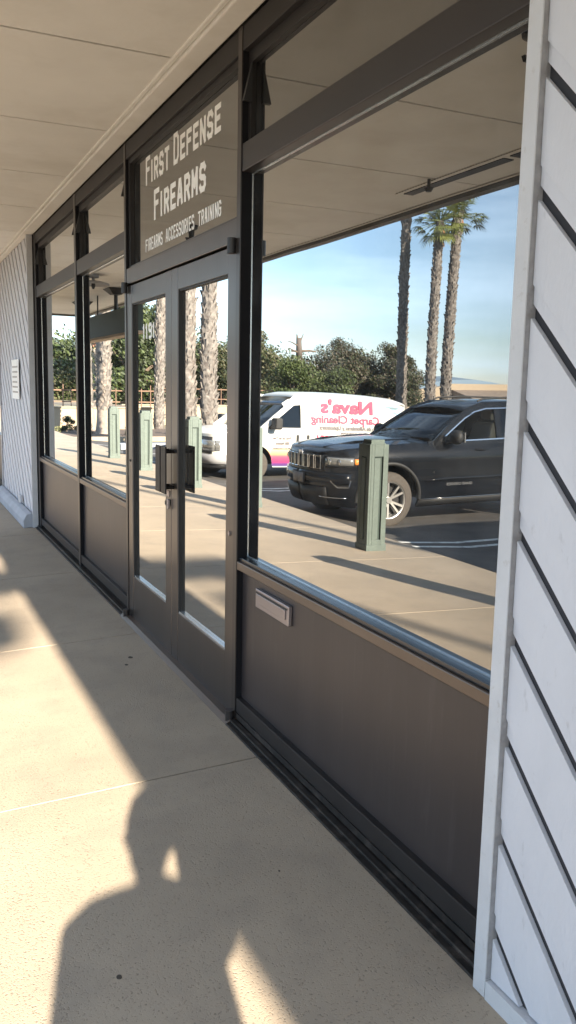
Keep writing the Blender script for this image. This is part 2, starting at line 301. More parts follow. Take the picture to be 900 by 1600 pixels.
# ================================================================ THE SETTING
S = .035                                        # fall of the walkway away from the shop
def wz(x): return S*min(x, 0)
EDGE = -3.42
def setting():
    g = bx(-3000, 3000, -1500, 6000, -.9, -.72).build('ground', 'ground'); tag(g, kind='structure')
    # asphalt lot: short apron rising to the kerb, then flat
    xs = [EDGE-.15, -4.0, -5.0, -8, -14, -26, -60]; zs = [-.29, -.37, -.45, -.47, -.48, -.5, -.55]; ys = [-60, -20, 0, 5, 10, 15, 20, 29.4]
    a = B().grid([[(x, y, z) for y in ys] for x, z in zip(xs, zs)])
    a.grid([[(x, y, z-.1) for y in (29.4, 60, 110)] for x, z in ((-14, -.38), (-26, -.4), (-60, -.45))])
    a = a.build('parking_lot', 'asphalt', solid=.02); tag(a, kind='structure')
    def lz(x):
        for i in range(len(xs)-1):
            if x >= xs[i+1]: t = (xs[i]-x)/(xs[i]-xs[i+1]); return zs[i]+t*(zs[i+1]-zs[i])
        return zs[-1]
    for i, y in enumerate((-2.3, .45, 3.2, 5.95, 8.32, 8.62, 14.1, 14.45, 19.9, 22.8, 25.6)):
        xx = [-3.95, -4.4, -5, -6.5, -8, -9.2]
        b = B().grid([[(x, y-.0+(x+4)*-.07+d, lz(x)+.016) for d in (-.05, .05)] for x in xx])
        tag(b.build('stall_line', 'paint_line'), kind='structure')
    # walkway: slabs with joints
    w = bx(.3, EDGE+.02, -14, 29, -.5, -.2).build('walkway', 'joint'); tag(w, kind='structure')
    js = [-14, -11.7, -9.85, -8.0, -6.15, -4.3, -2.45, -.6, 1.25, 3.0, 4.87, 6.69, 8.55, 10.4, 12.25, 14.1, 16, 17.9, 19.8, 21.7, 23.6, 25.5, 27.3, 29]
    for y0, y1 in zip(js[:-1], js[1:]):
        g = .0045
        x0, x1 = EDGE, -.004
        b = B().prism([(x0, wz(x0)), (x1, wz(x1)), (x1, -.22), (x0, -.34)], 'y', y0+g, y1-g)
        b.build('concrete_slab', 'concrete', w, bev=.0008)
    bx(0, .3, -14, 29, -.2, -.004).build('shop_footing', 'joint', w)
    # cracks are left to the joints; little stains of gum and a crack in the second slab
    for (x, y, r) in ((-.87, 1.98, .012), (-.905, 1.68, .016), (-.20, 4.45, .022), (-.25, 4.34, .016), (-.30, 2.23, .006)):
        b = B(); n = 9; ph = random.random()*6; r *= .72
        b.prism([(x+r*(.8+.4*noise.noise((math.cos(t)*2+ph, math.sin(t)*2, x)))*math.cos(t), y+1.2*r*(.8+.4*noise.noise((math.cos(t)*2, ph, y)))*math.sin(t)) for t in [2*math.pi*i/n for i in range(n)]], 'z', wz(x)-.002, wz(x)+.0018)
        o = b.build('gum_stain', 'joint', w)
    # planting bed at the end of the lot
    bed = B().prism([(-2.3, 29.1), (-3.3, 28.3), (-12.5, 28.3), (-13.5, 29.1), (-13.5, 34), (-2.3, 34)], 'z', -.5, -.36).build('planting_bed', 'mulch'); tag(bed, kind='structure')
    kb = B()
    P = [(-2.1, 34), (-2.1, 29.0), (-3.2, 28.1), (-12.6, 28.1), (-13.7, 29.0), (-13.7, 34)]
    for (a0, a1), (b0, b1) in zip(P[:-1], P[1:]):
        d = Vector((b0-a0, b1-a1)).normalized(); n = Vector((-d.y, d.x))*.08
        kb.prism([(a0-n.x, a1-n.y), (b0-n.x, b1-n.y), (b0+n.x, b1+n.y), (a0+n.x, a1+n.y)], 'z', -.55, -.29)
    tag(kb.build('kerb', 'beige'), kind='structure')
    # far hills
    h = B(); rows = []
    for j in range(3):
        row = []
        for i in range(90):
            x = -5200+i*75; base = 15+38*max(0, noise.noise((x*.0011+3, 1.7, 0)))+26*math.exp(-((x+2534)/150)**2)+30*math.exp(-((x+2150)/420)**2)+10*noise.noise((x*.006, 2, 0))
            zt = (-12, base*.75, base)[j]; row.append((x, 3290+(0, 60, 260)[j]+.1*x*0, zt))
        rows.append(row)
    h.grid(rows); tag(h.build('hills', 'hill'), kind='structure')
    t = bx(-9.5, 60, 36.6, 80, -.72, .35).build('raised_bank', 'ground'); tag(t, kind='structure')
    return lz
LZ = setting()

# ================================================================ CANOPY AND BUILDING BODY
def canopy():
    c = thing('canopy', (-1.2, 1, 2.9), 'cream painted covered-walk canopy with boarded soffit running above the shopfront', 'canopy')
    bx(-2.5, 9, -14, 19, 3.02, 3.25).build('roof_deck', 'fascia', c)
    bx(-2.45, -.1, -14, 19, 2.972, 3.015).build('batten_ground', 'soffit_gap', c)
    js = [3.9+1.25*k for k in range(-14, 13)]; js = [-14]+[j for j in js if j > -13.9 and j < 18.9]+[18.97]
    for y0, y1 in zip(js[:-1], js[1:]):
        x1 = -.112
        bx(-2.425, x1, y0+.009, y1-.009, 2.945, 2.972).build('soffit_panel', 'soffit', c, bev=.003)
    bx(-.108, -.004, -14, 19, 2.925, 3.0).build('wall_trim', 'soffit', c, bev=.008)
    bx(-.135, -.110, -14, 19, 2.938, 3.0).build('cove_strip', 'soffit', c, bev=.006)
    bx(-2.45, -2.43, -14, 19, 2.935, 3.0).build('edge_strip', 'soffit', c)
    bx(-2.54, -2.46, -14, 19.08, 2.905, 3.4).build('fascia_board', 'fascia', c, bev=.004)
    bx(-2.45, 9, 19.0, 19.08, 2.905, 3.4).build('fascia_board', 'fascia', c, bev=.004)
    b = bx(-2.56, 9, -14, 19.1, 3.404, 3.46).build('roof_edge', 'fascia', c)
    # long slot vent near the outer edge of the soffit
    v = thing('slot_vent', (-2.12, 4.6, 2.94), 'long dark slot vent in the soffit near its outer edge, mirrored in the big window', 'vent')
    bx(-2.20, -2.05, 3.3, 5.66, 2.936, 2.944).build('vent_frame', 'soffit', v, bev=.002)
    for y0, y1 in ((3.35, 4.40), (4.46, 5.60)):
        bx(-2.165, -2.085, y0, y1, 2.930, 2.9355).build('slot', 'black', v)
    b = B().tube((-2.02, 5.17, 2.944), (-2.02, 5.17, 2.88), .012).tube((-2.02, 5.17, 2.885), (-2.02, 5.17, 2.86), .035, .02); b.build('sprinkler_head', 'black', v)
    return c
canopy()

def shop_body():
    w = thing('shop_building', (4, 5, 0), 'dark interior and rear body of the shop building behind the tinted shopfront', 'building')
    bx(.20, 9, -14, 19, -.3, 3.01).build('wall', 'bronze_dark', w)
shop_body()

# ================================================================ SHOPFRONT
XG = .050; FD = .075
def rail(b, y0, y1, z0, z1, x0=0, x1=.15): return b.box(x0, x1, y0, y1, z0, z1)
def window_bay(parent, y0, y1, zt0, zt1, open_angle=False, top=2.83, sill=True):
    """y0 near edge, y1 far edge of the clear opening"""
    # lower kick panel
    b = bx(.030, .05, y0, y1, .112, .70).build('kick_panel', 'kick', parent)
    bx(.004, .15, y0, y1, .045, .112).build('bottom_rail', 'bronze_dark', parent, bev=.003)
    s = bx(0, .15, y0, y1, .70, .738).build('sill_rail', 'sill', parent, bev=.004)
    bx(.012, .15, y0, y1, .7385, .755).build('glazing_stop', 'stop', parent, bev=.002)
    # main pane with beads
    fr = bx(.003, .15, y0, y1, zt0, zt1).build('transom_rail', 'rail', parent, bev=.004)
    bx(XG, XG+.012, y0-.02, y1+.02, .75, zt0+.02).build('glass_pane', 'window', parent)
    bd = B(); t = .006
    bd.box(XG-.004, XG-.0005, y0, y1, .7555, .7555+t); bd.box(XG-.005, XG-.0005, y0, y1, zt0-t-.001, zt0-.001); bd.box(XG-.0025, XG-.0005, y1-t, y1, .7555+t, zt0-t-.001)
    bd.build('glazing_bead', 'bead', parent)
    # transom pane
    bx(XG, XG+.012, y0-.02, y1+.02, zt1-.02, top+.02).build('transom_pane', 'window' if y0 > 5 else 'signglass', parent)
    fb = B(); w = .028
    fb.box(XG-.022, XG-.0005, y0, y1, zt1+.0005, zt1+w*.5); fb.box(XG-.022, XG-.0005, y0, y1, top-w-.02, top-.0005)
    fb.box(XG-.022, XG-.0005, y1-w, y1-.0005, zt1+w*.5, top-w-.02); fb.box(XG-.022, XG-.0005, y0+.0005, y0+w, zt1+w*.5, top-w-.02)
    fb.build('vent_sash', 'bronze_dark', parent)
    for yy in (y1-.045, y0+.02):
        lh = B(); lh.add([(XG-.024, yy, top-.05), (XG-.024, yy+.02, top-.05), (XG-.024, yy+.02, top-.20), (XG-.024, yy, top-.20), (XG-.06, yy, top-.20), (XG-.06, yy+.02, top-.20)], [(0, 1, 2, 3), (3, 2, 5, 4), (0, 4, 5, 1), (0, 3, 4), (1, 5, 2)])
        lh.build('sash_stay', 'black', parent)
def mullion(parent, y0, y1, z0=.02, z1=2.925, x0=-.002):
    o = bx(x0+.006, .15, y0, y1, z0, z1).build('mullion', 'return_shade', parent, bev=.002)
    bx(x0, x0+.0055, y0, y1, z0, z1).build('mullion_face', 'bronze', o, bev=.0015)  # lighter skin on the front only; the sides carry painted shade
def shopfront():
    w = thing('shopfront', (0, 4.5, 0), 'bronze framed shopfront with mirrored panes between the two white clad piers', 'shopfront')
    bx(.002, .15, 1.5, 8.9, 2.83, 2.925).build('head_rail', 'bronze_dark', w, bev=.003)
    mullion(w, 3.375, 3.417); mullion(w, 5.262, 5.30); mullion(w, 6.80, 6.866); mullion(w, 8.80, 8.895)
    bx(.0, .15, 1.5, 3.37, .02, .0445).build('base_channel', 'track', w)
    window_bay(w, 1.50, 3.3745, 2.365, 2.475)
    window_bay(w, 5.3005, 6.7995, 2.315, 2.425)
    window_bay(w, 6.8665, 8.7995, 2.315, 2.425)
    # dark return inside each bay is shade painted on the mullion sides; ground track:
    b = B(); b.box(-.052, -.003, 1.50, 3.36, -.02, .006); b.box(-.030, -.003, 1.50, 3.36, .0062, .018)
    b.build('floor_track', 'track', w, bev=.003)
    b = B(); b.box(-.045, -.003, 5.30, 8.895, -.02, .008); b.box(-.026, -.003, 5.30, 8.895, .0082, .022)
    b.build('floor_track', 'track', w, bev=.003)
    th = B().prism([(-.055, -.004), (-.03, .016), (.06, .016), (.06, -.02), (-.055, -.02)], 'y', 3.36, 5.30).build('threshold', 'sill', w, bev=.002)
    # door head and sign transom
    bx(.001, .15, 3.4175, 5.2615, 2.095, 2.19).build('door_head', 'bronze_door', w, bev=.004)
    bx(.045, .057, 3.40, 5.27, 2.18, 2.85).build('transom_pane', 'signglass', w)
    bx(.018, .044, 3.4175, 5.2615, 2.19, 2.205).build('glazing_stop', 'bronze', w)
    b = B(); b.box(.018, .044, 3.4175, 5.2615, 2.80, 2.8295); b.box(.018, .044, 5.225, 5.2615, 2.2055, 2.7995)
    b.build('glazing_stop', 'bronze_dark', w)
    # doors
    def leaf(y0, y1, hand):
        d = B(); st = .105
        za, zb = .015, 2.085
        parts = bx(.003, .045, y0, y0+st, za, zb); parts.box(.003, .045, y1-st, y1, za, zb)
        o = parts.build('door_stile', 'bronze_door', w, bev=.004); o.name = 'door'
        bx(.005, .043, y0+st+.0005, y1-st-.0005, 1.975, zb-.002).build('top_rail', 'bronze_door', o, bev=.002)
        bx(.005, .043, y0+st+.0005, y1-st-.0005, za, .285).build('bottom_rail', 'bronze_door', o, bev=.002)
        bx(.024, .034, y0+st-.004, y1-st+.004, .28, 1.98).build('glass_pane', 'doorglass', o)
        b2 = B(); b2.box(.006, .0235, y1-st-.012, y1-st-.0006, .286, 1.974); b2.box(.010, .0235, y0+st+.0006, y0+st+.008, .286, 1.974)
        b2.box(.010, .0235, y0+st+.009, y1-st-.013, 1.966, 1.974); b2.build('gasket', 'gasket', o)
        bx(.008, .0235, y0+st+.009, y1-st-.013, .286, .296).build('glazing_bead', 'bead', o)
        # pull plate on stand-offs near the meeting stile
        yc = y0+.05 if hand < 0 else y1-.045
        p = bx(-.058, -.050, yc-.042, yc+.042, .925, 1.175).build('pull_handle', 'pull', o, bev=.002)
        for zz in (.955, 1.145): B().tube((-.050, yc, zz), (.003, yc, zz), .009).build('stand_off', 'pull', o)
        return o
    dl = leaf(4.347, 5.258, -1); dr = leaf(3.421, 4.341, 1)
    b = B().tube((-.010, 4.40, .86), (.004, 4.40, .86), .018, n=14); b.tube((-.014, 4.40, .86), (-.0102, 4.40, .86), .011, n=14); b.build('lock_cylinder', 'black', dl, smooth=False)
    bx(-.016, -.001, 4.352, 4.372, .83, .885).build('latch_lever', 'steel', dl, bev=.003)
    bx(-.001, .002, 4.372, 4.43, .895, .925).build('lock_plate', 'steel', dl)
    B().tube((-.003, 3.47, .845), (.004, 3.47, .845), .010, n=12).build('cap_screw', 'steel', dr)
    B().tube((-.003, 5.20, 1.02), (.004, 5.20, 1.02), .007, n=10).build('cap_screw', 'black', dl)
    for yy, zz in ((3.43, 2.075), (5.235, 2.07)):
        B().tube((-.018, yy, zz-.028), (-.018, yy, zz+.035), .019, n=14).build('top_pivot', 'black', w)
    for yy in (3.385, 5.235): B().tube((-.022, yy, -.004), (-.022, yy, .055), .021, n=14).build('bottom_pivot', 'bronze', w, smooth=False)
    # mail slot in the big kick panel
    m = bx(.012, .0295, 2.862, 3.188, .578, .658).build('mail_slot', 'steel', w, bev=.003)
    bx(.006, .0118, 2.885, 3.168, .600, .640).build('slot_flap', 'steel', m, bev=.002)
    B().box(.0095, .0119, 2.872, 3.18, .6405, .6465).build('slot_gap', 'black', m)
    # lettering on the transom
    HI, LO = .150, .118
    X = .0436
    def caps(txt, hi, lo, spec=None):
        out = []
        for wd in txt.split(' '):
            for i, ch in enumerate(wd): out.append((ch, hi if i == 0 else lo, (.55 if ch == 'I' else 1.0)*(1.1 if i == 0 else 1)))
            out.append((' ', 0, .55))
        return out[:-1]
    stroke_word(w, X, 4.965, 2.622, caps('FIRST DEFENSE', .155, .122), 1.25, .0235)
    stroke_word(w, X, 4.80, 2.405, caps('FIREARMS', .165, .135), .89, .0275)
    stroke_word(w, X, 4.975, 2.255, caps('FIREARMS', .07, .07)+[(' ', 0, 1.1)]+caps('ACCESSORIES', .07, .07)+[(' ', 0, 1.1)]+caps('TRAINING', .07, .07), 1.26, .0098)
    stroke_word(dl, .0226, 4.97, 1.755, [('1', .088, .8), ('1', .088, .8), ('9', .088, 1.1), ('1', .088, .7)], .26, .0165)
    return w
shopfront()

def next_shopfront():
    w = thing('shopfront', (0, 14.3, 0), 'neighbouring shopfront with mirrored panes beyond the far white pier', 'shopfront')
    bx(.002, .15, 11.5, 18.9, 2.83, 2.925).build('head_rail', 'bronze_dark', w, bev=.003)
    ys = [11.5, 13.3, 15.1, 16.9, 18.6]
    for y in ys: mullion(w, y, y+.06)
    for a, b in zip(ys[:-1], ys[1:]): window_bay(w, a+.0605, b-.0005, 2.315, 2.425)
    bx(-.045, -.003, 11.5, 18.9, -.02, .01).build('floor_track', 'track', w)
next_shopfront()
def near_shopfront():
    w = thing('shopfront', (0, -9, 0), 'shopfront with mirrored panes behind the camera past the near pier', 'shopfront')
    bx(.002, .15, -13.9, -.9, 2.83, 2.925).build('head_rail', 'bronze_dark', w, bev=.003)
    ys = [-13.9, -10.5, -7.3, -4.1, -.96]
    for y in ys: mullion(w, y, y+.06)
    for a, b in zip(ys[:-1], ys[1:]): window_bay(w, a+.0605, b-.0005, 2.315, 2.425)

# ================================================================ TIMBER-CLAD PIERS
def clip_poly(poly, y0, y1, z0, z1):
    def cut(P, ax, v, keep_ge):
        out = []
        for i in range(len(P)):
            a, b = P[i], P[(i+1) % len(P)]; ia = (a[ax] >= v) == keep_ge or a[ax] == v; ib = (b[ax] >= v) == keep_ge or b[ax] == v
            if ia: out.append(a)
            if ia != ib:
                t = (v-a[ax])/(b[ax]-a[ax]); out.append((a[0]+t*(b[0]-a[0]), a[1]+t*(b[1]-a[1])))
        return out
    for ax, v, k in ((0, y0, True), (0, y1, False), (1, z0, True), (1, z1, False)):
        poly = cut(poly, ax, v, k)
        if len(poly) < 3: return None
    return poly
def pier(y0, y1, label, z_ref, y_ref, bottom_trim=True, near_trim=True, skirt=False, tw=.045):
    p = thing('clad_pier', (-.03, (y0+y1)/2, 0), label, 'pier', 'white timber clad piers along the shopfront')
    bx(-.039, .15, y0+.01, y1-.01, 0, 2.925).build('backing', 'siding_gap', p)
    XT = -.068
    # vertical trims at both ends
    for a, b in ((y0, y0+tw), (y1-tw, y1)):
        ct = bx(XT, -.012, a, b, .0, 2.924).build('corner_trim', 'siding2', p, bev=.002)
        e0, e1 = (a-.0012, a-.0002) if a > y0+.5 else (b+.0002, b+.0012)
        bx(XT+.0035, -.030, e0, e1, .05, 2.92).build('inner_edge', 'trimside', ct)  # darker grey strip along the trim's inner side
    zb = .012
    if bottom_trim:
        bx(XT+.001, -.012, y0+tw+.001, y1-tw-.001, -.004, .047).build('base_trim', 'siding2', p, bev=.002); zb = .05
    # diagonal boards, rising away along +Y; groove line: z = z_ref + (y - y_ref) + k*.2505
    ya, yb = y0+tw+.002, y1-tw-.002
    P = .2505
    kmin = int((zb-2.95-(z_ref-y_ref+yb))/P)-3; kmax = int((2.95-(z_ref-y_ref+ya))/P)+3
    for k in range(-40, 60):
        c = z_ref-y_ref+k*P                    # z = y + c is the groove (lower edge of this board's channel)
        def strip(lo, hi): return [(ya-.5, ya-.5+c+lo), (yb+.5, yb+.5+c+lo), (yb+.5, yb+.5+c+hi), (ya-.5, ya-.5+c+hi)]
        lip = clip_poly(strip(.030, .072), ya, yb, zb, 2.92)
        main = clip_poly(strip(.072, P), ya, yb, zb, 2.92)
        if not main and not lip: continue
        b = B()
        if main: b.prism(main, 'x', -.052+random.uniform(-.0010, .0010), -.0395)
        if lip: b.prism(lip, 'x', -.0475, -.0396)
        b.build('siding_board', 'siding', p, bev=.0012)
    if skirt:
        B().prism([(-.069, .0), (-.160, -.006), (-.160, .075), (-.125, .135), (-.069, .150)], 'y', y0+.03, y1-.03).build('base_skirt', 'skirt', p, bev=.008)
        bx(-.10, -.069, y0+.75, y0+.85, .16, .25).build('pipe_box', 'siding2', p, bev=.01)
    return p
pier(-.95, 1.552, 'near white clad pier at the right with wide diagonal boards beside the big window', 1.166, 1.512)
near_shopfront()
pier(8.896, 11.50, 'far white clad pier with diagonal boards, notice and grey base skirt, left of the windows', 2.307, 9.063, bottom_trim=False, skirt=True)
def plaque():
    t = thing('notice_board', (-.075, 9.9, 1.3), 'small white printed notice fixed to the far white pier', 'notice')
    bx(-.078, -.069, 9.64, 10.18, 1.30, 1.73).build('panel', 'letter', t, bev=.002)
    b = B(); random.seed(3)
    for i in range(6):
        z = 1.66-i*.055
        y = 10.12
        while y > 9.74:
            w = random.uniform(.02, .07); b.box(-.0788, -.0781, y-w, y, z-.018, z); y -= w+.015
    b.build('printed_lines', 'steel', t)
plaque()

# ================================================================ THINGS HANGING FROM THE SOFFIT
def hanging_sign():
    s = thing('hanging_sign', (-1.8, 14.1, 2.93), 'long dark green box sign hung on poles under the soffit, mirrored in the second window', 'sign')
    bx(-1.88, -1.72, 11.9, 16.05, 2.235, 2.60).build('sign_box', 'sign_and_shade_green', s, bev=.004)
    bx(-1.895, -1.705, 11.88, 16.07, 2.195, 2.234).build('bottom_edge', 'sign_edge', s)
    for y in (13.35, 15.85):
        B().tube((-1.8, y, 2.6), (-1.8, y, 2.9), .03).build('pole', 'black', s)
        B().add([(-1.8+a*.16, y+b*.20, 2.94) for a, b in ((-1, -1), (1, -1), (1, 1), (-1, 1))]+[(-1.8+a*.07, y+b*.09, 2.85) for a, b in ((-1, -1), (1, -1), (1, 1), (-1, 1))], [(0, 1, 2, 3), (4, 5, 6, 7), (0, 1, 5, 4), (1, 2, 6, 5), (2, 3, 7, 6), (3, 0, 4, 7)]).build('ceiling_mount', 'black', s)
    B().tube((-1.8, 14.6, 2.6), (-1.8, 14.6, 2.944), .012).build('hanger_rod', 'black', s)
hanging_sign()
def ceiling_lamp():
    l = thing('ceiling_lamp', (-1.12, 11.8, 2.93), 'round grey ceiling light with flat shade, mirrored in the second window', 'ceiling light')
    B().lathe([(.0, .013), (.075, .013), (.075, -.03), (.02, -.035), (.02, -.07), (0, -.07)]).build('mount', 'skirt', l, local=True)
    B().lathe([(0, -.07), (.10, -.075), (.21, -.105), (.215, -.125), (.19, -.125), (.05, -.10), (0, -.10)], n=28).build('shade', 'trimside', l, local=True)
    B().lathe([(0, -.10), (.025, -.10), (.03, -.14), (.012, -.18), (0, -.18)]).build('finial', 'black', l, local=True)
ceiling_lamp()
def bracket(y, x, label):
    l = thing('ceiling_bracket', (x, y, 2.945), label, 'bracket')
    B().lathe([(0, .0), (.06, 0), (.055, -.03), (.03, -.045), (.024, -.11), (.012, -.125), (.012, -.16), (0, -.16)]).build('stem', 'black', l, local=True)
    B().add([(-.06, -.01, -.11), (.06, -.01, -.11), (.06, .01, -.11), (-.06, .01, -.11), (-.05, -.01, -.13), (.05, -.01, -.13), (.05, .01, -.13), (-.05, .01, -.13)], [(0, 1, 2, 3), (4, 5, 6, 7), (0, 1, 5, 4), (1, 2, 6, 5), (2, 3, 7, 6), (3, 0, 4, 7)]).build('cross_arm', 'black', l, local=True)
bracket(2.90, -.98, 'dark ceiling bracket reflected at the top right of the big window')
bracket(7.7, -1.15, 'dark ceiling bracket reflected under the word accessories in the sign pane')

# ================================================================ GREEN POSTS
def post():
    t = thing('timber_post', (0, 0, 0), '', 'post')
    h = 1.085; w = .108
    # core plus raised border boards on all four faces, leaving a recessed panel
    bx(-w+.023, w-.023, -w+.023, w-.023, -.02, h-.02).build('core', 'post', t, local=True)
    for k in range(4):
        a = k*math.pi/2
        Mx = Matrix.Rotation(a, 4, 'Z')
        b = B(); b.box(-w, -w+.058, -w, -w+.022, 0, h-.03); b.box(w-.056, w-.0225, -w, -w+.022, 0, h-.03); b.box(-w+.0585, w-.0565, -w+.0005, -w+.022, h-.15, h-.03); b.box(-w+.0585, w-.0565, -w+.0005, -w+.022, 0, .11)
        b.box(-w+.090, w-.0595, -w+.003, -w+.0225, .1105, h-.165)
        b.xf(Mx).build('face_board', 'post', t, local=True, bev=.003)
        b = bx(-w+.0586, w-.0566, -w+.021, -w+.0228, .1105, h-.1505); b.xf(Mx).build('recess_shade', 'black' if k == 99 else 'sign_and_shade_green', t, local=True)  # slit floor in darker green, painting in the shade between the boards
    bx(-w+.03, w-.03, -w+.03, w-.03, h-.03, h+.015).build('cap', 'post', t, local=True, bev=.006)
    bx(-w-.008, w+.008, -w-.008, w+.008, -.02, .06).build('foot_board', 'post', t, local=True, bev=.003)
    return t
def posts():
    p0 = post(); X = -2.86
    lab = ['outside the frame, nearest the camera', 'green timber post in front of the dark SUV in the big window', 'green timber post between the SUV and the white van', 'green timber post in front of the white van nose in the right door pane', 'green timber post seen in the left door pane', 'green timber post seen in the second window', 'green timber post beyond the second window near the palm bed', 'last green timber post before the planting bed', 'farthest green timber post by the end of the walkway']
    ys = [4.42, 7.19, 10.32, 12.6, 15.35, 18.0]
    labs = ['green timber post casting the long shadow at the right of the big window'] + lab[1:8]
    for i, y in enumerate(ys):
        o = p0 if i == 0 else copy_tree(p0)
        o.location = (X, y, wz(X)); o['label'] = labs[i]; o['group'] = 'green timber posts along the walkway edge'
posts()

# ================================================================ VEHICLES
def lerp_tab(tab, x):
    if x <= tab[0][0]: return tab[0][1]
    for (a, va), (b, vb) in zip(tab[:-1], tab[1:]):
        if x <= b: return va+(vb-va)*(x-a)/(b-a)
    return tab[-1][1]
def smooth_line(P, n=6):
    out = []
    for i in range(len(P)-1):
        p0 = Vector(P[max(0, i-1)]); p1 = Vector(P[i]); p2 = Vector(P[i+1]); p3 = Vector(P[min(len(P)-1, i+2)])
        for k in range(n):
            t = k/n; out.append(tuple(.5*((2*p1)+(p2-p0)*t+(2*p0-5*p1+4*p2-p3)*t*t+(3*p1-p0-3*p2+p3)*t**3)))
    return out+[tuple(P[-1])]
class Car:
    def __init__(s, root, outline, ztop, zbot, ins, levels, arches, body_mat):
        s.r = root; s.ol = smooth_line(outline, 8); s.ztop = ztop; s.zbot = zbot; s.ins = ins; s.lv = levels; s.ar = arches; s.m = body_mat
        s.arc = [0]
        for a, b in zip(s.ol[:-1], s.ol[1:]): s.arc.append(s.arc[-1]+(Vector(b)-Vector(a)).length)
    def P(s, u, z, off=0, side=-1):            # point on the skin at arc length u from the nose centre
        u = max(0, min(u, s.arc[-1]-1e-4))
        for i in range(len(s.arc)-1):
            if u <= s.arc[i+1]: break
        t = (u-s.arc[i])/max(1e-9, s.arc[i+1]-s.arc[i]); a = Vector(s.ol[i]); b = Vector(s.ol[i+1]); p = a.lerp(b, t)
        d = (b-a).normalized(); n = Vector((-d.y, d.x)); n = n if (n.dot(Vector((p.x-s.ol[0][0]*.5+1.5, p.y))) > 0) else -n
        q = p-n*(lerp_tab(s.ins, z)-off)
        return (q.x, side*q.y, z)
    def u_at_x(s, x):
        for i in range(len(s.ol)-1):
            if s.ol[i+1][0] <= x and s.ol[i+1][1] > .4: 
                a, b = s.ol[i], s.ol[i+1]; t = 0 if abs(b[0]-a[0]) < 1e-9 else (x-a[0])/(b[0]-a[0]); return s.arc[i]+max(0, min(1, t))*(s.arc[i+1]-s.arc[i])
        return s.arc[-1]
    def bottom(s, x, y):
        z = lerp_tab(s.zbot, -x)
        if abs(y) > .5:
            for xc, zc, r in s.ar:
                if abs(x-xc) < r: z = max(z, zc+math.sqrt(r*r-(x-xc)**2))
        return z
    def shell(s, name='body'):
        us = [s.arc[-1]*i/150 for i in range(151)]; b = B()
        for xc, zc, r in s.ar:
            u0 = s.u_at_x(xc); us += [u0-r*math.cos(math.pi*k/24) for k in range(25)]
        us = sorted(us)
        for side in (-1, 1):
            rows = []
            for u in us:
                x, y, _ = s.P(u, .6); zb = s.bottom(x, y); zt = lerp_tab(s.ztop, -x); row = []
                for z in s.lv: zz = min(max(z, zb), zt); row.append(s.P(u, zz, 0, side))
                rows.append(row)
            b.grid(rows)
        return b.build(name, s.m, s.r, local=True, smooth=True)
    def top(s, x_end, crown, name='hood', x_start=0, m=None, lift=.0):
        rows = []; us = [s.arc[-1]*i/260 for i in range(261)]
        for u in us:
            x, y, z = s.P(u, lerp_tab(s.ztop, -s.P(u, .6)[0]), 0, 1)
            if x < x_end or (rows and x > rows[-1][0][0]+1e-4): break
            if x > x_start: continue
            rows.append([(x, v*y, z+lift+crown*(1-abs(v)**2.4)*min(1, abs(y)/.7)) for v in [k/8 for k in range(-8, 9)]])
        return B().grid(rows).build(name, m or s.m, s.r, local=True, smooth=True)
    def patch(s, name, m, u0, u1, z0, z1, off=.006, sides=(-1, 1), n=8, parent=None, solid=.006, nz=2):
        fz0 = z0 if callable(z0) else (lambda t: z0); fz1 = z1 if callable(z1) else (lambda t: z1)
        if u0 == 0: sds = [sides]                  # pieces that meet at the nose stay whole
        else: sds = [(q,) for q in sides]
        for grp in sds:
          b = B()
          for sd in grp:
            b.grid([[s.P(u0+(u1-u0)*i/n, fz0(i/n)+(fz1(i/n)-fz0(i/n))*j/nz, off, sd) for j in range(nz+1)] for i in range(n+1)])
          last = b.build(name, m, parent or s.r, local=True, smooth=True, solid=solid)
        return last
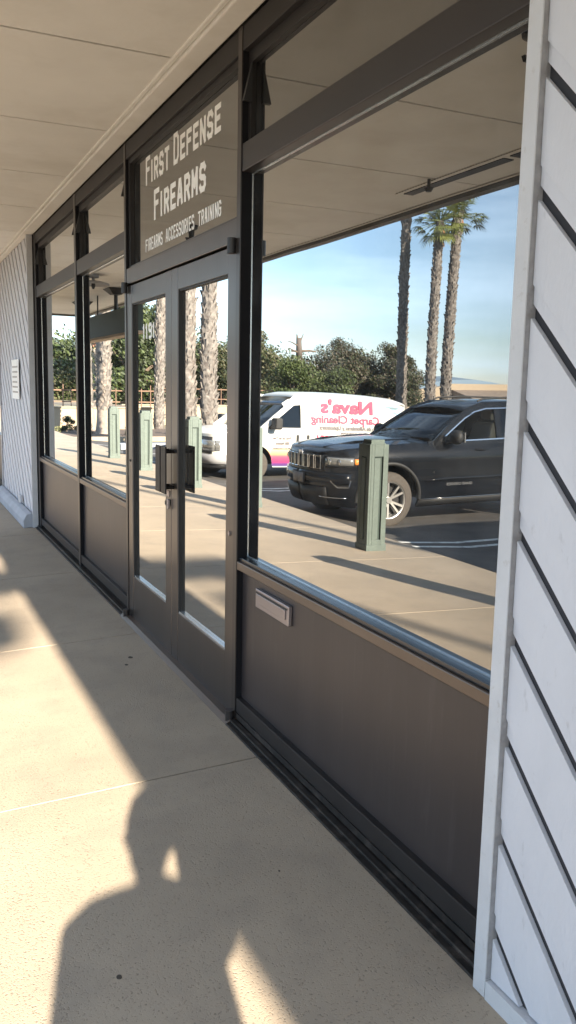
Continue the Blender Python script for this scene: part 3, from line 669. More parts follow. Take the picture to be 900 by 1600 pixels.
def wheel(root, x, y, z, r, w, rim_r, spokes, side, rim_m='alloy', steel=False):
    prof = [(rim_r*.98, -w*.5), (r*.86, -w*.5), (r*.965, -w*.42), (r, -w*.25), (r, w*.25), (r*.965, w*.42), (r*.86, w*.5), (rim_r*.98, w*.5), (rim_r*.98, -w*.5)]
    b = B().lathe(prof, n=40, axis='y'); b.v = [(x+p[0], y+p[1], z+p[2]) for p in b.v]
    t = b.build('wheel', 'tyre', root, local=True, smooth=True); t.name = 'wheel'
    f = side*w*.42; rb = B().lathe([(rim_r, side*w*.46), (rim_r*.93, side*w*.47), (rim_r*.90, side*w*.30), (rim_r*.90, -side*w*.3)], n=36, axis='y')
    rb.v = [(x+p[0], y+p[1], z+p[2]) for p in rb.v]; rb.build('rim', rim_m, t, local=True, smooth=True)
    d = B().tube((x, y+side*w*.02, z), (x, y+side*w*.05, z), rim_r*.9, n=30); d.build('brake_disc', 'black', t, local=True)
    if steel:
        B().lathe([(rim_r*.92, side*w*.30), (rim_r*.6, side*w*.42), (rim_r*.35, side*w*.30), (0, side*w*.34)], c=(x, y, z), n=30, axis='y').build('wheel_cover', rim_m, t, local=True, smooth=True); return t
    sp = B()
    for k in range(spokes):
        for da in (-.17, .17):
            a = 2*math.pi*k/spokes; a1 = a+da*1.35; ca, sa = math.cos(a+da*.6), math.sin(a+da*.6); c1, s1 = math.cos(a1), math.sin(a1)
            p0 = Vector((x+ca*rim_r*.16, y+f*.86, z+sa*rim_r*.16)); p1 = Vector((x+c1*rim_r*.92, y+f*1.02, z+s1*rim_r*.92))
            n_ = Vector((-s1, 0, c1)); w0, w1 = rim_r*.055, rim_r*.06; dy = Vector((0, -side*.025, 0))
            vs = [p0+n_*w0, p0-n_*w0, p1-n_*w1, p1+n_*w1]; vs += [v+dy for v in vs]
            sp.add(vs, [(0, 1, 2, 3), (4, 5, 6, 7), (0, 1, 5, 4), (1, 2, 6, 5), (2, 3, 7, 6), (3, 0, 4, 7)])
    sp.build('spokes', rim_m, t, local=True)
    B().tube((x, y+f*.7, z), (x, y+f*1.0, z), rim_r*.20, rim_r*.17, n=20).build('hub_cap', rim_m, t, local=True)
    return t
def side_pane(root, name, m, poly, ymap, solid=.008, sides=(-1, 1), off=0, parent=None):
    for sd in sides:
        o = B().add([(x, sd*(ymap(z)+off), z) for x, z in poly], [tuple(range(len(poly)))]).build(name, m, parent or root, local=True, solid=solid)
    return o
def strip_poly(pts, w0):                       # ribbon around a polyline in the side profile
    out = []; n = len(pts); L_, R_ = [], []
    for i, p in enumerate(pts):
        a = Vector(pts[max(0, i-1)]); b = Vector(pts[min(n-1, i+1)]); d = (b-a).normalized(); nn = Vector((-d.y, d.x))*w0*.5
        L_.append((p[0]+nn.x, p[1]+nn.y)); R_.append((p[0]-nn.x, p[1]-nn.y))
    return L_, R_
def side_strip(root, name, m, pts, w, ymap, solid=.02, off=0, parent=None, sides=(-1, 1)):
    L_, R_ = strip_poly(pts, w)
    for sd in sides: o = B().grid([[(x, sd*(ymap(z)+off), z) for x, z in (l, r)] for l, r in zip(L_, R_)]).build(name, m, parent or root, local=True, solid=solid)
    return o

def suv(loc, theta, pitch, label, name='dark_suv', zs=1.0):
    e = thing(name, loc, label, 'suv'); e.rotation_euler = (0, pitch, theta); e.scale = (1, 1, zs)
    ol = [(0, 0), (-.014, .25), (-.06, .5), (-.15, .70), (-.29, .83), (-.48, .90), (-.74, .95), (-1.2, .965), (-2.0, .965), (-3.0, .965), (-3.8, .96), (-4.3, .935), (-4.62, .86), (-4.76, .65), (-4.81, .3), (-4.82, 0)]
    zt = [(0, 1.03), (.10, 1.065), (.3, 1.10), (.8, 1.135), (1.3, 1.155), (2.0, 1.14), (3.2, 1.16), (4.3, 1.19), (4.82, 1.20)]
    zb = [(0, .32), (.35, .29), (.9, .30), (1.4, .27), (3.4, .27), (4.3, .32), (4.82, .40)]
    ins = [(.2, .16), (.30, .085), (.37, .03), (.50, .012), (.62, 0), (.70, 0), (.80, .006), (.90, .0), (.98, .006), (1.05, .03), (1.10, .055), (1.16, .085), (1.24, .11)]
    lv = [.26, .30, .34, .38, .44, .50, .56, .60, .63, .66, .72, .78, .83, .88, .92, .96, 1.0, 1.03, 1.06, 1.09, 1.12, 1.15, 1.18, 1.22]
    c = Car(e, ol, zt, zb, ins, lv, [(-.93, .39, .475), (-3.845, .39, .475)], 'suv')
    body = c.shell(); c.top(-1.80, .05, 'hood')
    # hood power creases
    for sd in (-1, 1):
        B().path([(-.15, sd*.40, 1.105), (-.6, sd*.48, 1.165), (-1.45, sd*.56, 1.18)], [.008, .018, .028, .028]).build('hood_crease', 'suv', e, local=True, smooth=True)
    ym = lambda z: lerp_tab([(1.09, .90), (1.16, .875), (1.3, .82), (1.5, .745), (1.66, .665), (1.75, .62)], z)
    # roof
    rx = [(-2.36, 1.615), (-2.48, 1.66), (-2.65, 1.70), (-2.95, 1.725), (-3.4, 1.72), (-3.9, 1.695), (-4.35, 1.65), (-4.62, 1.60)]
    B().grid([[(x, v*(ym(z-.05)-.01), z-.055*abs(v)**3) for v in [k/8 for k in range(-8, 9)]] for x, z in rx]).build('roof', 'suv', e, local=True, smooth=True, solid=.02)
    # windscreen
    ws = [(-1.62, 1.16), (-1.90, 1.32), (-2.16, 1.47), (-2.38, 1.61)]
    B().grid([[(x-.05*abs(v)**2.2+.06*(1-abs(v)**2)*(1-i/3), v*(ym(z)-.055), z) for v in [k/6 for k in range(-6, 7)]] for i, (x, z) in enumerate(ws)]).build('windscreen', 'carglass', e, local=True, smooth=True, solid=.004)
    B().grid([[(x+.1, v*.86, z) for v in (-1, -.5, 0, .5, 1)] for x, z in ((-1.60, 1.145), (-1.86, 1.155))]).build('cowl', 'black', e, local=True, solid=.01)
    B().path([(-1.66, -.1, 1.20), (-1.82, -.72, 1.25)], .008).path([(-1.66, .55, 1.20), (-1.76, -.02, 1.25)], .008).build('wiper', 'black', e, local=True)
    side_strip(e, 'windscreen_pillar', 'suv', [(-1.66, 1.10), (-2.00, 1.33), (-2.34, 1.53), (-2.60, 1.63)], .085, ym, .05)
    rail_pts = [(-2.35, 1.54), (-2.56, 1.61), (-2.7, 1.65), (-3.3, 1.655), (-3.9, 1.62), (-4.4, 1.55)]
    side_strip(e, 'roof_side', 'suv', rail_pts, .09, ym, .05)
    side_strip(e, 'chrome_trim', 'chrome', [(-1.82, 1.175), (-2.06, 1.32), (-2.32, 1.475), (-2.52, 1.565), (-2.75, 1.608), (-3.3, 1.612), (-3.9, 1.575)], .018, ym, .012, off=.022)
    side_strip(e, 'chrome_trim', 'chrome', [(-1.82, 1.168), (-2.2, 1.168), (-3.0, 1.178), (-4.05, 1.20)], .018, ym, .012, off=.022)
    side_strip(e, 'belt_panel', 'suv', [(-1.60, 1.135), (-2.8, 1.14), (-4.6, 1.18)], .07, ym, .03)
    for a, b_, w in ((-2.90, -2.96, .10), (-3.62, -3.72, .08)):
        side_strip(e, 'door_pillar', 'suv', [(a, 1.15), (b_, 1.62)], w, ym, .03, off=.004)
    side_pane(e, 'side_window', 'tint', [(-2.95, 1.12), (-2.98, 1.60), (-3.3, 1.61), (-3.66, 1.59), (-3.60, 1.13)], ym)
    side_pane(e, 'side_window', 'tint', [(-3.66, 1.13), (-3.76, 1.58), (-4.2, 1.53), (-4.35, 1.40), (-4.3, 1.15)], ym)
    # driver glass lowered on the visible side: only the far side has a pane
    side_pane(e, 'side_window', 'carglass', [(-1.82, 1.175), (-2.06, 1.31), (-2.32, 1.47), (-2.52, 1.56), (-2.84, 1.60), (-2.84, 1.175)], ym, sides=(1,))
    side_strip(e, 'rear_pillar', 'suv', [(-4.32, 1.12), (-4.32, 1.30), (-4.50, 1.60)], .32, ym, .04)
    B().grid([[(x, v*(ym(z)-.05), z) for v in (-1, -.5, 0, .5, 1)] for x, z in ((-4.60, 1.60), (-4.70, 1.38), (-4.78, 1.15))]).build('rear_window', 'tint', e, local=True, solid=.02)
    # roof rails
    for sd in (-1, 1): B().path([(-2.7, sd*.57, 1.715), (-2.8, sd*.575, 1.748), (-3.3, sd*.57, 1.762), (-4.2, sd*.56, 1.725), (-4.35, sd*.555, 1.67)], .014).build('roof_rail', 'cladding', e, local=True)
    # interior
    bx(-2.15, -1.65, -.75, .75, .80, 1.13).build('dashboard', 'dash', e, local=True, bev=.04)
    bx(-4.5, -1.4, -.86, .86, .42, .50).build('cabin_floor', 'dash', e, local=True)
    for sd in (-1, 1): bx(-4.5, -1.35, sd*.85, sd*.87, .5, 1.07).build('door_lining', 'dash', e, local=True)
    for sx, sy in ((-2.70, -.40), (-2.70, .40), (-3.45, -.45), (-3.45, .45)):
        s_ = bx(sx-.15, sx+.42, sy-.25, sy+.25, .62, .80).build('seat', 'seat', e, local=True, bev=.05)
        B().prism([(sx-.05, .80), (sx-.26, 1.40), (sx-.38, 1.38), (sx-.20, .77)], 'y', sy-.24, sy+.24).build('seat_back', 'seat', s_, local=True, bev=.04)
        bx(sx-.41, sx-.30, sy-.13, sy+.13, 1.42, 1.59).build('headrest', 'seat', s_, local=True, bev=.04)
    b = B(); pr = Matrix.Translation((-2.22, .40, 1.14)) @ Matrix.Rotation(R(65), 4, 'Y')
    tor = []
    for i in range(25):
        a = 2*math.pi*i/24; tor.append(pr @ Vector((math.cos(a)*.19, math.sin(a)*.19, 0)))
    b.path(tor, .017, 6); b.tube(tor[0], tor[12], .02); b.tube(tor[6], pr @ Vector((0, 0, 0)), .02); b.build('steering_wheel', 'black', e, local=True)
    bx(-2.26, -2.22, -.10, .10, 1.46, 1.51).build('rear_view_mirror', 'black', e, local=True)
    # wheels and arches
    for x in (-.93, -3.845):
        for sd in (-1, 1):
            wheel(e, x, sd*.845, .387, .387, .24, .262, 5, sd)
            bx(x-.47, x+.47, sd*.60, sd*.66, .30, .86).build('wheel_well', 'black', e, local=True)
    for x in (-.93, -3.845):
        for sd in (-1, 1):
            b = B(); rows = []
            for k in range(0, 29):
                a = math.pi*(-.01+1.02*k/28); ca, sa = math.cos(a), math.sin(a)
                row = []
                for rr, oo in ((.470, -.02), (.480, .022), (.515, .026), (.525, .004)):
                    px, pz = x+rr*ca*1.0, .39+rr*sa
                    u = c.u_at_x(px); q = c.P(u, max(pz, .28), oo, sd); row.append((px, q[1], pz))
                rows.append(row)
            b.grid(rows); b.build('arch_trim', 'cladding', e, local=True, smooth=True)
    for x in (-.93, -3.845):
        for sd in (-1, 1):
            B().grid([[(x+.478*math.cos(a), sd*yy, .39+.478*math.sin(a)) for yy in (.62, .90)] for a in [math.pi*k/20 for k in range(21)]]).build('arch_liner', 'black', e, local=True)
    # nose
    c.patch('grille_panel', 'black', 0, .60, .80, 1.005, .004, n=10)
    for i in range(7):
        yc = (i-3)*.148; sd = -1 if yc < 0 else 1; u = abs(yc)
        def Q(yy, zz, off): p = c.P(abs(yy), zz, off, -1 if yy < 0 else 1); return p
        b = B(); w = .055; z0, z1 = .815, .99
        loop = [(yc-w, z0), (yc+w, z0), (yc+w, z1), (yc-w, z1), (yc-w, z0)]
        b.path([Q(yy, zz, .012) for yy, zz in loop], .0075, 6); fr = b.build('grille_slot', 'chrome', e, local=True)
        b = B(); b.add([Q(yc-w, z0, .007), Q(yc+w, z0, .007), Q(yc+w, z1, .007), Q(yc-w, z1, .007)], [(0, 1, 2, 3)]); b.build('mesh', 'black', fr, local=True)
    hl = c.patch('headlight', 'lamp', .60, 1.02, lambda t: .865+.015*t, lambda t: .985-.010*t, .010, n=8)
    c.patch('headlight_bezel', 'black', .57, 1.06, lambda t: .845+.015*t, lambda t: 1.0-.010*t, .004, n=8)
    c.patch('turn_lens', 'amber', 1.03, 1.09, .89, .965, .012, n=3, parent=hl)
    for u in (.68, .82):
        for sd in (-1, 1):
            p = c.P(u, .925, .012, sd); B().lathe([(0, 0), (.036, 0), (.04, .01), (.03, .014), (0, .012)], c=p, n=14, axis='x').build('projector', 'chrome', hl, local=True)
    c.patch('bumper_upper', 'suv', 0, .98, .62, .77, .030, n=12, solid=.02)
    for sd in (-1,): c.patch('number_plate', 'trimside', 0, .155, .60, .735, .056, n=3, sides=(-1, 1), solid=.006)
    c.patch('plate_recess', 'black', 0, .19, .57, .755, .048, n=3)
    c.patch('lower_intake', 'black', 0, .62, .32, .57, .030, n=8)
    c.patch('bumper_strip', 'chrome', 0.48, .92, .43, .443, .036, n=6)
    for sd in (-1, 1):
        pts = [c.P(u, z, .036, sd) for u, z in ((.70, .665), (.98, .675), (.95, .585), (.80, .58), (.70, .665))]
        f = B().path(pts, .011, 6).build('fog_lamp_ring', 'chrome', e, local=True)
        B().add([c.P(u, z, .034, sd) for u, z in ((.70, .665), (.98, .675), (.95, .585), (.80, .58))], [(0, 1, 2, 3)]).build('fog_lamp', 'black', f, local=True)
    # side details
    u0 = c.u_at_x(-1.66); uB = c.u_at_x(-2.90); uC = c.u_at_x(-3.62)
    for u in (u0, uB): c.patch('door_gap', 'black', u, u+.010, .36, 1.12, .0015, n=1, solid=0)
    c.patch('sill_cladding', 'cladding', c.u_at_x(-1.42), c.u_at_x(-3.36), .26, .355, .022, n=4, solid=.02)
    c.patch('sill_trim', 'chrome', c.u_at_x(-1.42), c.u_at_x(-3.36), .358, .370, .024, n=4)
    c.patch('side_crease', 'suv', c.u_at_x(-1.50), c.u_at_x(-3.3), lambda t: .615+.01*t, lambda t: .632+.03*min(1, t*6), .016, n=10, solid=.015)
    for x in (-2.52, -3.42):
        for sd in (-1, 1):
            p = Vector(c.P(c.u_at_x(x), 1.04, .03, sd)); h = B().path([p+Vector((.10, -sd*.03, 0)), p+Vector((.08, 0, 0)), p+Vector((-.08, 0, 0)), p+Vector((-.10, -sd*.03, 0))], .014, 8).build('door_handle', 'suv', e, local=True, smooth=True)
    for sd in (-1, 1):
        m = B().lathe([(0, -.12), (.06, -.115), (.095, -.07), (.105, 0), (.10, .07), (.07, .11), (0, .12)], n=18, axis='y')
        m.v = [(p[0]*.75-1.98, sd*1.055+p[1]*.95, p[2]*.98+1.23) for p in m.v]; mo = m.build('door_mirror', 'cladding', e, local=True, smooth=True)
        B().path([(-1.93, sd*.88, 1.15), (-1.98, sd*.98, 1.18)], .03).build('mirror_arm', 'cladding', mo, local=True)
        bx(-2.08, -2.062, sd*.97, sd*1.14, 1.16, 1.30).build('mirror_glass', 'chrome', mo, local=True)
    side_pane(e, 'quarter_trim', 'chrome', [(-1.80, 1.175), (-1.92, 1.18), (-1.90, 1.225)], ym, off=.02)
    # badges
    p = c.P(c.u_at_x(-1.86), .575, .012, -1)
    font_mesh('GRAND CHEROKEE', .052, 'door_badge', 'chrome', e, Matrix.Translation((-2.34, p[1]-.012, .545)) @ Matrix.Rotation(R(90), 4, 'X'), .0015, 1.0, sp=1.02, extrude=.002)
    p = Vector(c.P(0, 1.015, .03)); font_mesh('Jeep', .075, 'hood_badge', 'chrome', e, Matrix.Translation((p.x+.003, -.085, 1.012)) @ Matrix.Rotation(R(90), 4, 'Z') @ Matrix.Rotation(R(90), 4, 'X'), .002, 1.0, extrude=.003)
    c.patch('tail_light', 'red', c.u_at_x(-4.45), c.u_at_x(-4.45)+.3, .86, 1.10, .006, n=4)
    return e
suv((-3.96, 11.04, -.485), R(-.6), .020, 'near black suv parked nose-in behind the green post, mirrored in the big window', zs=1.03)

def van_material():
    m = mat('van_livery', (.66, .65, .61), .35, var=.015, coat=.5); nt = m.node_tree; L = nt.links.new; b = nt.nodes['Principled BSDF']
    old = b.inputs['Base Color'].links[0].from_socket
    tc = nt.nodes.new('ShaderNodeTexCoord'); sp = nt.nodes.new('ShaderNodeSeparateXYZ'); L(tc.outputs['Object'], sp.inputs[0])
    mr = nt.nodes.new('ShaderNodeMapRange'); mr.inputs[1].default_value = .30; mr.inputs[2].default_value = .78; L(sp.outputs['Z'], mr.inputs[0])
    cr = nt.nodes.new('ShaderNodeValToRGB'); e = cr.color_ramp.elements
    e[0].position = 0; e[0].color = (.10, .08, .34, 1); e[1].position = 1; e[1].color = (1, 1, 1, 1)
    for p, c_ in ((.13, (.22, .07, .32, 1)), (.24, (.70, .07, .22, 1)), (.45, (.85, .13, .25, 1)), (.56, (.93, .45, .25, 1)), (.74, (.95, .82, .48, 1))):
        x = e.new(p); x.color = c_
    L(mr.outputs[0], cr.inputs[0])
    # print only on the flanks (x behind the front wheel)
    g = nt.nodes.new('ShaderNodeMath'); g.operation = 'LESS_THAN'; g.inputs[1].default_value = -1.12; L(sp.outputs['X'], g.inputs[0])
    g2 = nt.nodes.new('ShaderNodeMath'); g2.operation = 'GREATER_THAN'; g2.inputs[1].default_value = .315; L(sp.outputs['Z'], g2.inputs[0])
    g3 = nt.nodes.new('ShaderNodeMath'); g3.operation = 'MULTIPLY'; L(g.outputs[0], g3.inputs[0]); L(g2.outputs[0], g3.inputs[1])
    mx = nt.nodes.new('ShaderNodeMix'); mx.data_type = 'RGBA'; mx.blend_type = 'MULTIPLY'; L(g3.outputs[0], mx.inputs[0]); L(old, mx.inputs[6]); L(cr.outputs[0], mx.inputs[7]); L(mx.outputs[2], b.inputs['Base Color'])
    return m
M['livery'] = van_material()
M['cyan'] = mat('blue_print', (.30, .68, .85), .5, var=.25, scale=2, c2=(.70, .88, .92))

def van(loc, theta, pitch, label, livery=True, body='livery', name='white_van'):
    e = thing(name, loc, label, 'van'); e.rotation_euler = (0, pitch, theta)
    ol = [(0, 0), (-.01, .3), (-.03, .55), (-.07, .75), (-.16, .88), (-.35, .945), (-.7, .97), (-1.4, .98), (-3.4, .98), (-4.3, .965), (-4.62, .93), (-4.78, .84), (-4.81, .5), (-4.82, 0)]
    zt = [(0, .96), (.12, .99), (.4, 1.03), (.9, 1.08), (1.2, 1.11), (1.6, 1.12), (4.82, 1.12)]
    zb = [(0, .28), (.5, .26), (1.3, .29), (4.0, .30), (4.82, .36)]
    ins = [(.2, .08), (.30, .03), (.42, .01), (.6, 0), (.9, .0), (1.0, .01), (1.12, .02)]
    lv = [.26, .30, .36, .44, .52, .60, .68, .76, .84, .90, .95, .99, 1.02, 1.05, 1.08, 1.12]
    c = Car(e, ol, zt, zb, ins, lv, [(-.88, .35, .42), (-3.71, .35, .42)], body)
    c.shell(); c.top(-1.25, .03, 'hood', m='white')
    ym = lambda z: lerp_tab([(1.0, .965), (1.12, .958), (1.5, .905), (1.78, .845), (1.86, .80), (1.95, .72)], z)
    rx = [(-1.93, 1.80), (-2.02, 1.86), (-2.2, 1.90), (-2.6, 1.92), (-3.2, 1.925), (-3.9, 1.91), (-4.5, 1.88), (-4.76, 1.82)]
    B().grid([[(x, v*(ym(z-.11)), z-.10*abs(v)**5) for v in [k/10 for k in range(-10, 11)]] for x, z in rx]).build('roof', 'white', e, local=True, smooth=True, solid=.02)
    ws = [(-1.02, 1.085), (-1.35, 1.35), (-1.66, 1.60), (-1.95, 1.815)]
    B().grid([[(x-.08*abs(v)**2.4, v*(ym(z)-.07), z) for v in [k/6 for k in range(-6, 7)]] for x, z in ws]).build('windscreen', 'vanglass', e, local=True, smooth=True, solid=.004)
    B().path([(-1.1, -.1, 1.14), (-1.3, -.7, 1.27)], .008).path([(-1.1, .6, 1.14), (-1.3, 0, 1.30)], .008).build('wiper', 'black', e, local=True)
    side_strip(e, 'windscreen_pillar', 'white', [(-1.00, 1.06), (-1.34, 1.34), (-1.66, 1.585), (-1.96, 1.80)], .11, ym, .05)
    # flank above the belt, with the door glass opening left free
    top = lambda x: lerp_tab([(1.9, 1.80), (2.6, 1.845), (3.3, 1.845), (4.0, 1.815), (4.5, 1.77), (4.8, 1.72)], -x)
    for sd in (-1, 1):
        b = B(); xs = [-1.96+(-4.79+1.96)*i/14 for i in range(15)]
        b.grid([[(x, sd*(ym(1.10+(top(x)-1.10)*j/5)-(0 if x > -4.4 else .06*((-x-4.4)/.4)**2)), 1.10+(top(x)-1.10)*j/5) for j in range(6)] for x in xs])
        b.build('flank_panel', 'white', e, local=True, smooth=True, solid=.012)
    side_strip(e, 'door_header', 'white', [(-1.60, 1.62), (-1.85, 1.80), (-2.0, 1.815)], .07, ym, .03)
    side_pane(e, 'door_window', 'vanglass', [(-1.16, 1.12), (-1.22, 1.20), (-1.62, 1.545), (-1.72, 1.62), (-1.93, 1.62), (-1.95, 1.12)], ym)
    side_strip(e, 'door_header', 'white', [(-1.55, 1.59), (-1.68, 1.675), (-1.97, 1.70)], .14, ym, .02)
    side_strip(e, 'belt_panel', 'white', [(-1.05, 1.105), (-1.98, 1.11)], .05, ym, .02)
    B().grid([[(-4.80+.0*z, v*(ym(z)-.07), z) for v in (-1, 0, 1)] for z in (1.1, 1.74)]).build('rear_panel', 'white', e, local=True, solid=.02)
    c.patch('door_gap', 'trimside', c.u_at_x(-1.985), c.u_at_x(-1.985)+.012, .33, 1.09, .002, n=1, solid=0)
    c.patch('door_gap', 'trimside', c.u_at_x(-.99)+.25, c.u_at_x(-.99)+.262, .60, 1.06, .002, n=1, solid=0)
    side_strip(e, 'door_gap', 'siding', [(-1.99, 1.10), (-1.995, 1.74)], .006, ym, .002, off=.008)
    side_strip(e, 'panel_seam', 'trimside', [(-3.28, 1.10), (-3.28, 1.80)], .008, ym, .002, off=.008)
    side_strip(e, 'roof_gutter', 'white', [(-1.70, 1.70), (-1.98, 1.815), (-2.6, 1.85), (-3.3, 1.85), (-4.0, 1.82), (-4.7, 1.745)], .022, ym, .02, off=.012)
    for x in (-.88, -3.71):
        for sd in (-1, 1):
            wheel(e, x, sd*.86, .34, .34, .22, .20, 5, sd, 'alloy', steel=True)
            B().grid([[(x+.422*math.cos(a), sd*yy, .35+.422*math.sin(a)) for yy in (.62, .93)] for a in [math.pi*k/20 for k in range(21)]]).build('arch_liner', 'black', e, local=True)
            bx(x-.41, x+.41, sd*.60, sd*.64, .28, .76).build('wheel_well', 'black', e, local=True)
    bx(-1.7, -1.1, -.8, .8, .8, 1.08).build('dashboard', 'dash', e, local=True)
    for sy in (-.45, .45):
        s_ = B().prism([(-1.9, .7), (-2.12, 1.40), (-2.25, 1.40), (-2.05, .7)], 'y', sy-.25, sy+.25).build('seat', 'seat', e, local=True, bev=.04)
        bx(-2.27, -2.17, sy-.13, sy+.13, 1.42, 1.58).build('headrest', 'seat', s_, local=True, bev=.04)
    bx(-2.5, -2.45, -.80, .80, .4, 1.70).build('bulkhead', 'dash', e, local=True)
    # front
    e.scale = (1.05, 1, .99)
    c.patch('grille_panel', 'black', 0, .80, .56, .90, .006, n=10)
    c.patch('grille_bar', 'trimside', 0, .45, .70, .735, .016, n=6)
    c.patch('headlight', 'lamp', .47, .86, .62, .83, .016, n=6)
    c.patch('turn_lens', 'lamp', 0.86, .96, .62, .83, .012, n=4)
    c.patch('front_bumper', 'trimside', 0, 1.12, .36, .54, .045, n=12, solid=.04)
    c.patch('bumper_lower', 'black', 0, 1.10, .26, .36, .02, n=10)
    B().lathe([(0, 0), (.05, 0), (.05, .006), (0, .006)], c=(.016, 0, .77), n=16, axis='x').build('badge', 'chrome', e, local=True)
    c.patch('plate', 'siding', 0, .15, .38, .50, .088, n=2)
    for sd in (-1, 1):
        mm = bx(-1.36, -1.20, sd*1.02, sd*1.24, 1.10, 1.34); mm = mm.build('door_mirror', 'dash', e, local=True, bev=.035)
        B().path([(-1.22, sd*.95, 1.12), (-1.25, sd*1.05, 1.17)], .03).build('mirror_arm', 'dash', mm, local=True)
        for x, z in ((-1.88, .90), (-2.14, .90)):
            h = bx(x-.028, x+.028, sd*.975, sd*1.005, z-.08, z+.09).build('door_handle', 'dash', e, local=True, bev=.01)
    if livery:
        def text(t, size, x, z, m, sx=1, off=0):
            lean = math.atan2(.053, .38) if z > 1.1 else 0
            y = -(ym(z)+.016) if z > 1.1 else -.989
            Mx = Matrix.Translation((x, y, z)) @ Matrix.Rotation(R(90)-lean, 4, 'X')
            font_mesh(t, size, 'side_lettering', m, e, Mx, off, sx)
        text("Nava's", .40, -3.84, 1.49, 'red', 1.30, .017)
        text('Carpet Cleaning', .245, -4.0, 1.265, 'red', 1.10, .008)
        text('Lavado de Alfombras y Upholstery', .125, -4.15, 1.125, 'ink', .98, .003)
        text('Servicio en toda el Area', .07, -3.62, 1.03, 'ink', .95, .003)
        text('831-505-2951', .22, -3.62, .84, 'red', 1.05, .006)
        text('Free on en Two', .085, -1.72, .885, 'ink', .78, .003)
        text('BBB Member', .085, -1.68, .775, 'ink', .72, .003)
        text('We do it everywhere', .06, -1.72, .675, 'ink', .80, .002)
        side_pane(e, 'side_picture', 'cyan', [(-3.95, 1.50), (-4.62, 1.50), (-4.62, 1.70), (-3.95, 1.74)], ym, .001, sides=(-1,), off=.010)
        lz = B()
        for (x0, z0, x1, z1) in ((-4.15, 1.69, -4.55, 1.66), (-4.3, 1.655, -4.5, 1.64), (-4.42, 1.56, -4.5, 1.53)): lz.add([(x0, -(ym(z0)+.020), z0), (x1, -(ym(z1)+.020), z1), (x1, -(ym(z1)+.020), z1-.015), (x0, -(ym(z0)+.020), z0-.015)], [(0, 1, 2, 3)])
        lz.build('side_print', 'ink', e, local=True)
    return e
van((-4.22, 16.85, -.43), R(-8), -.035, 'white carpet cleaning van with red lettering, parked beyond the dark suv')
van((-3.95, 4.75, -.40), R(-3), 0, 'plain white van outside the frame, its shadow crossing the walkway edge by the post', livery=False, body='white')

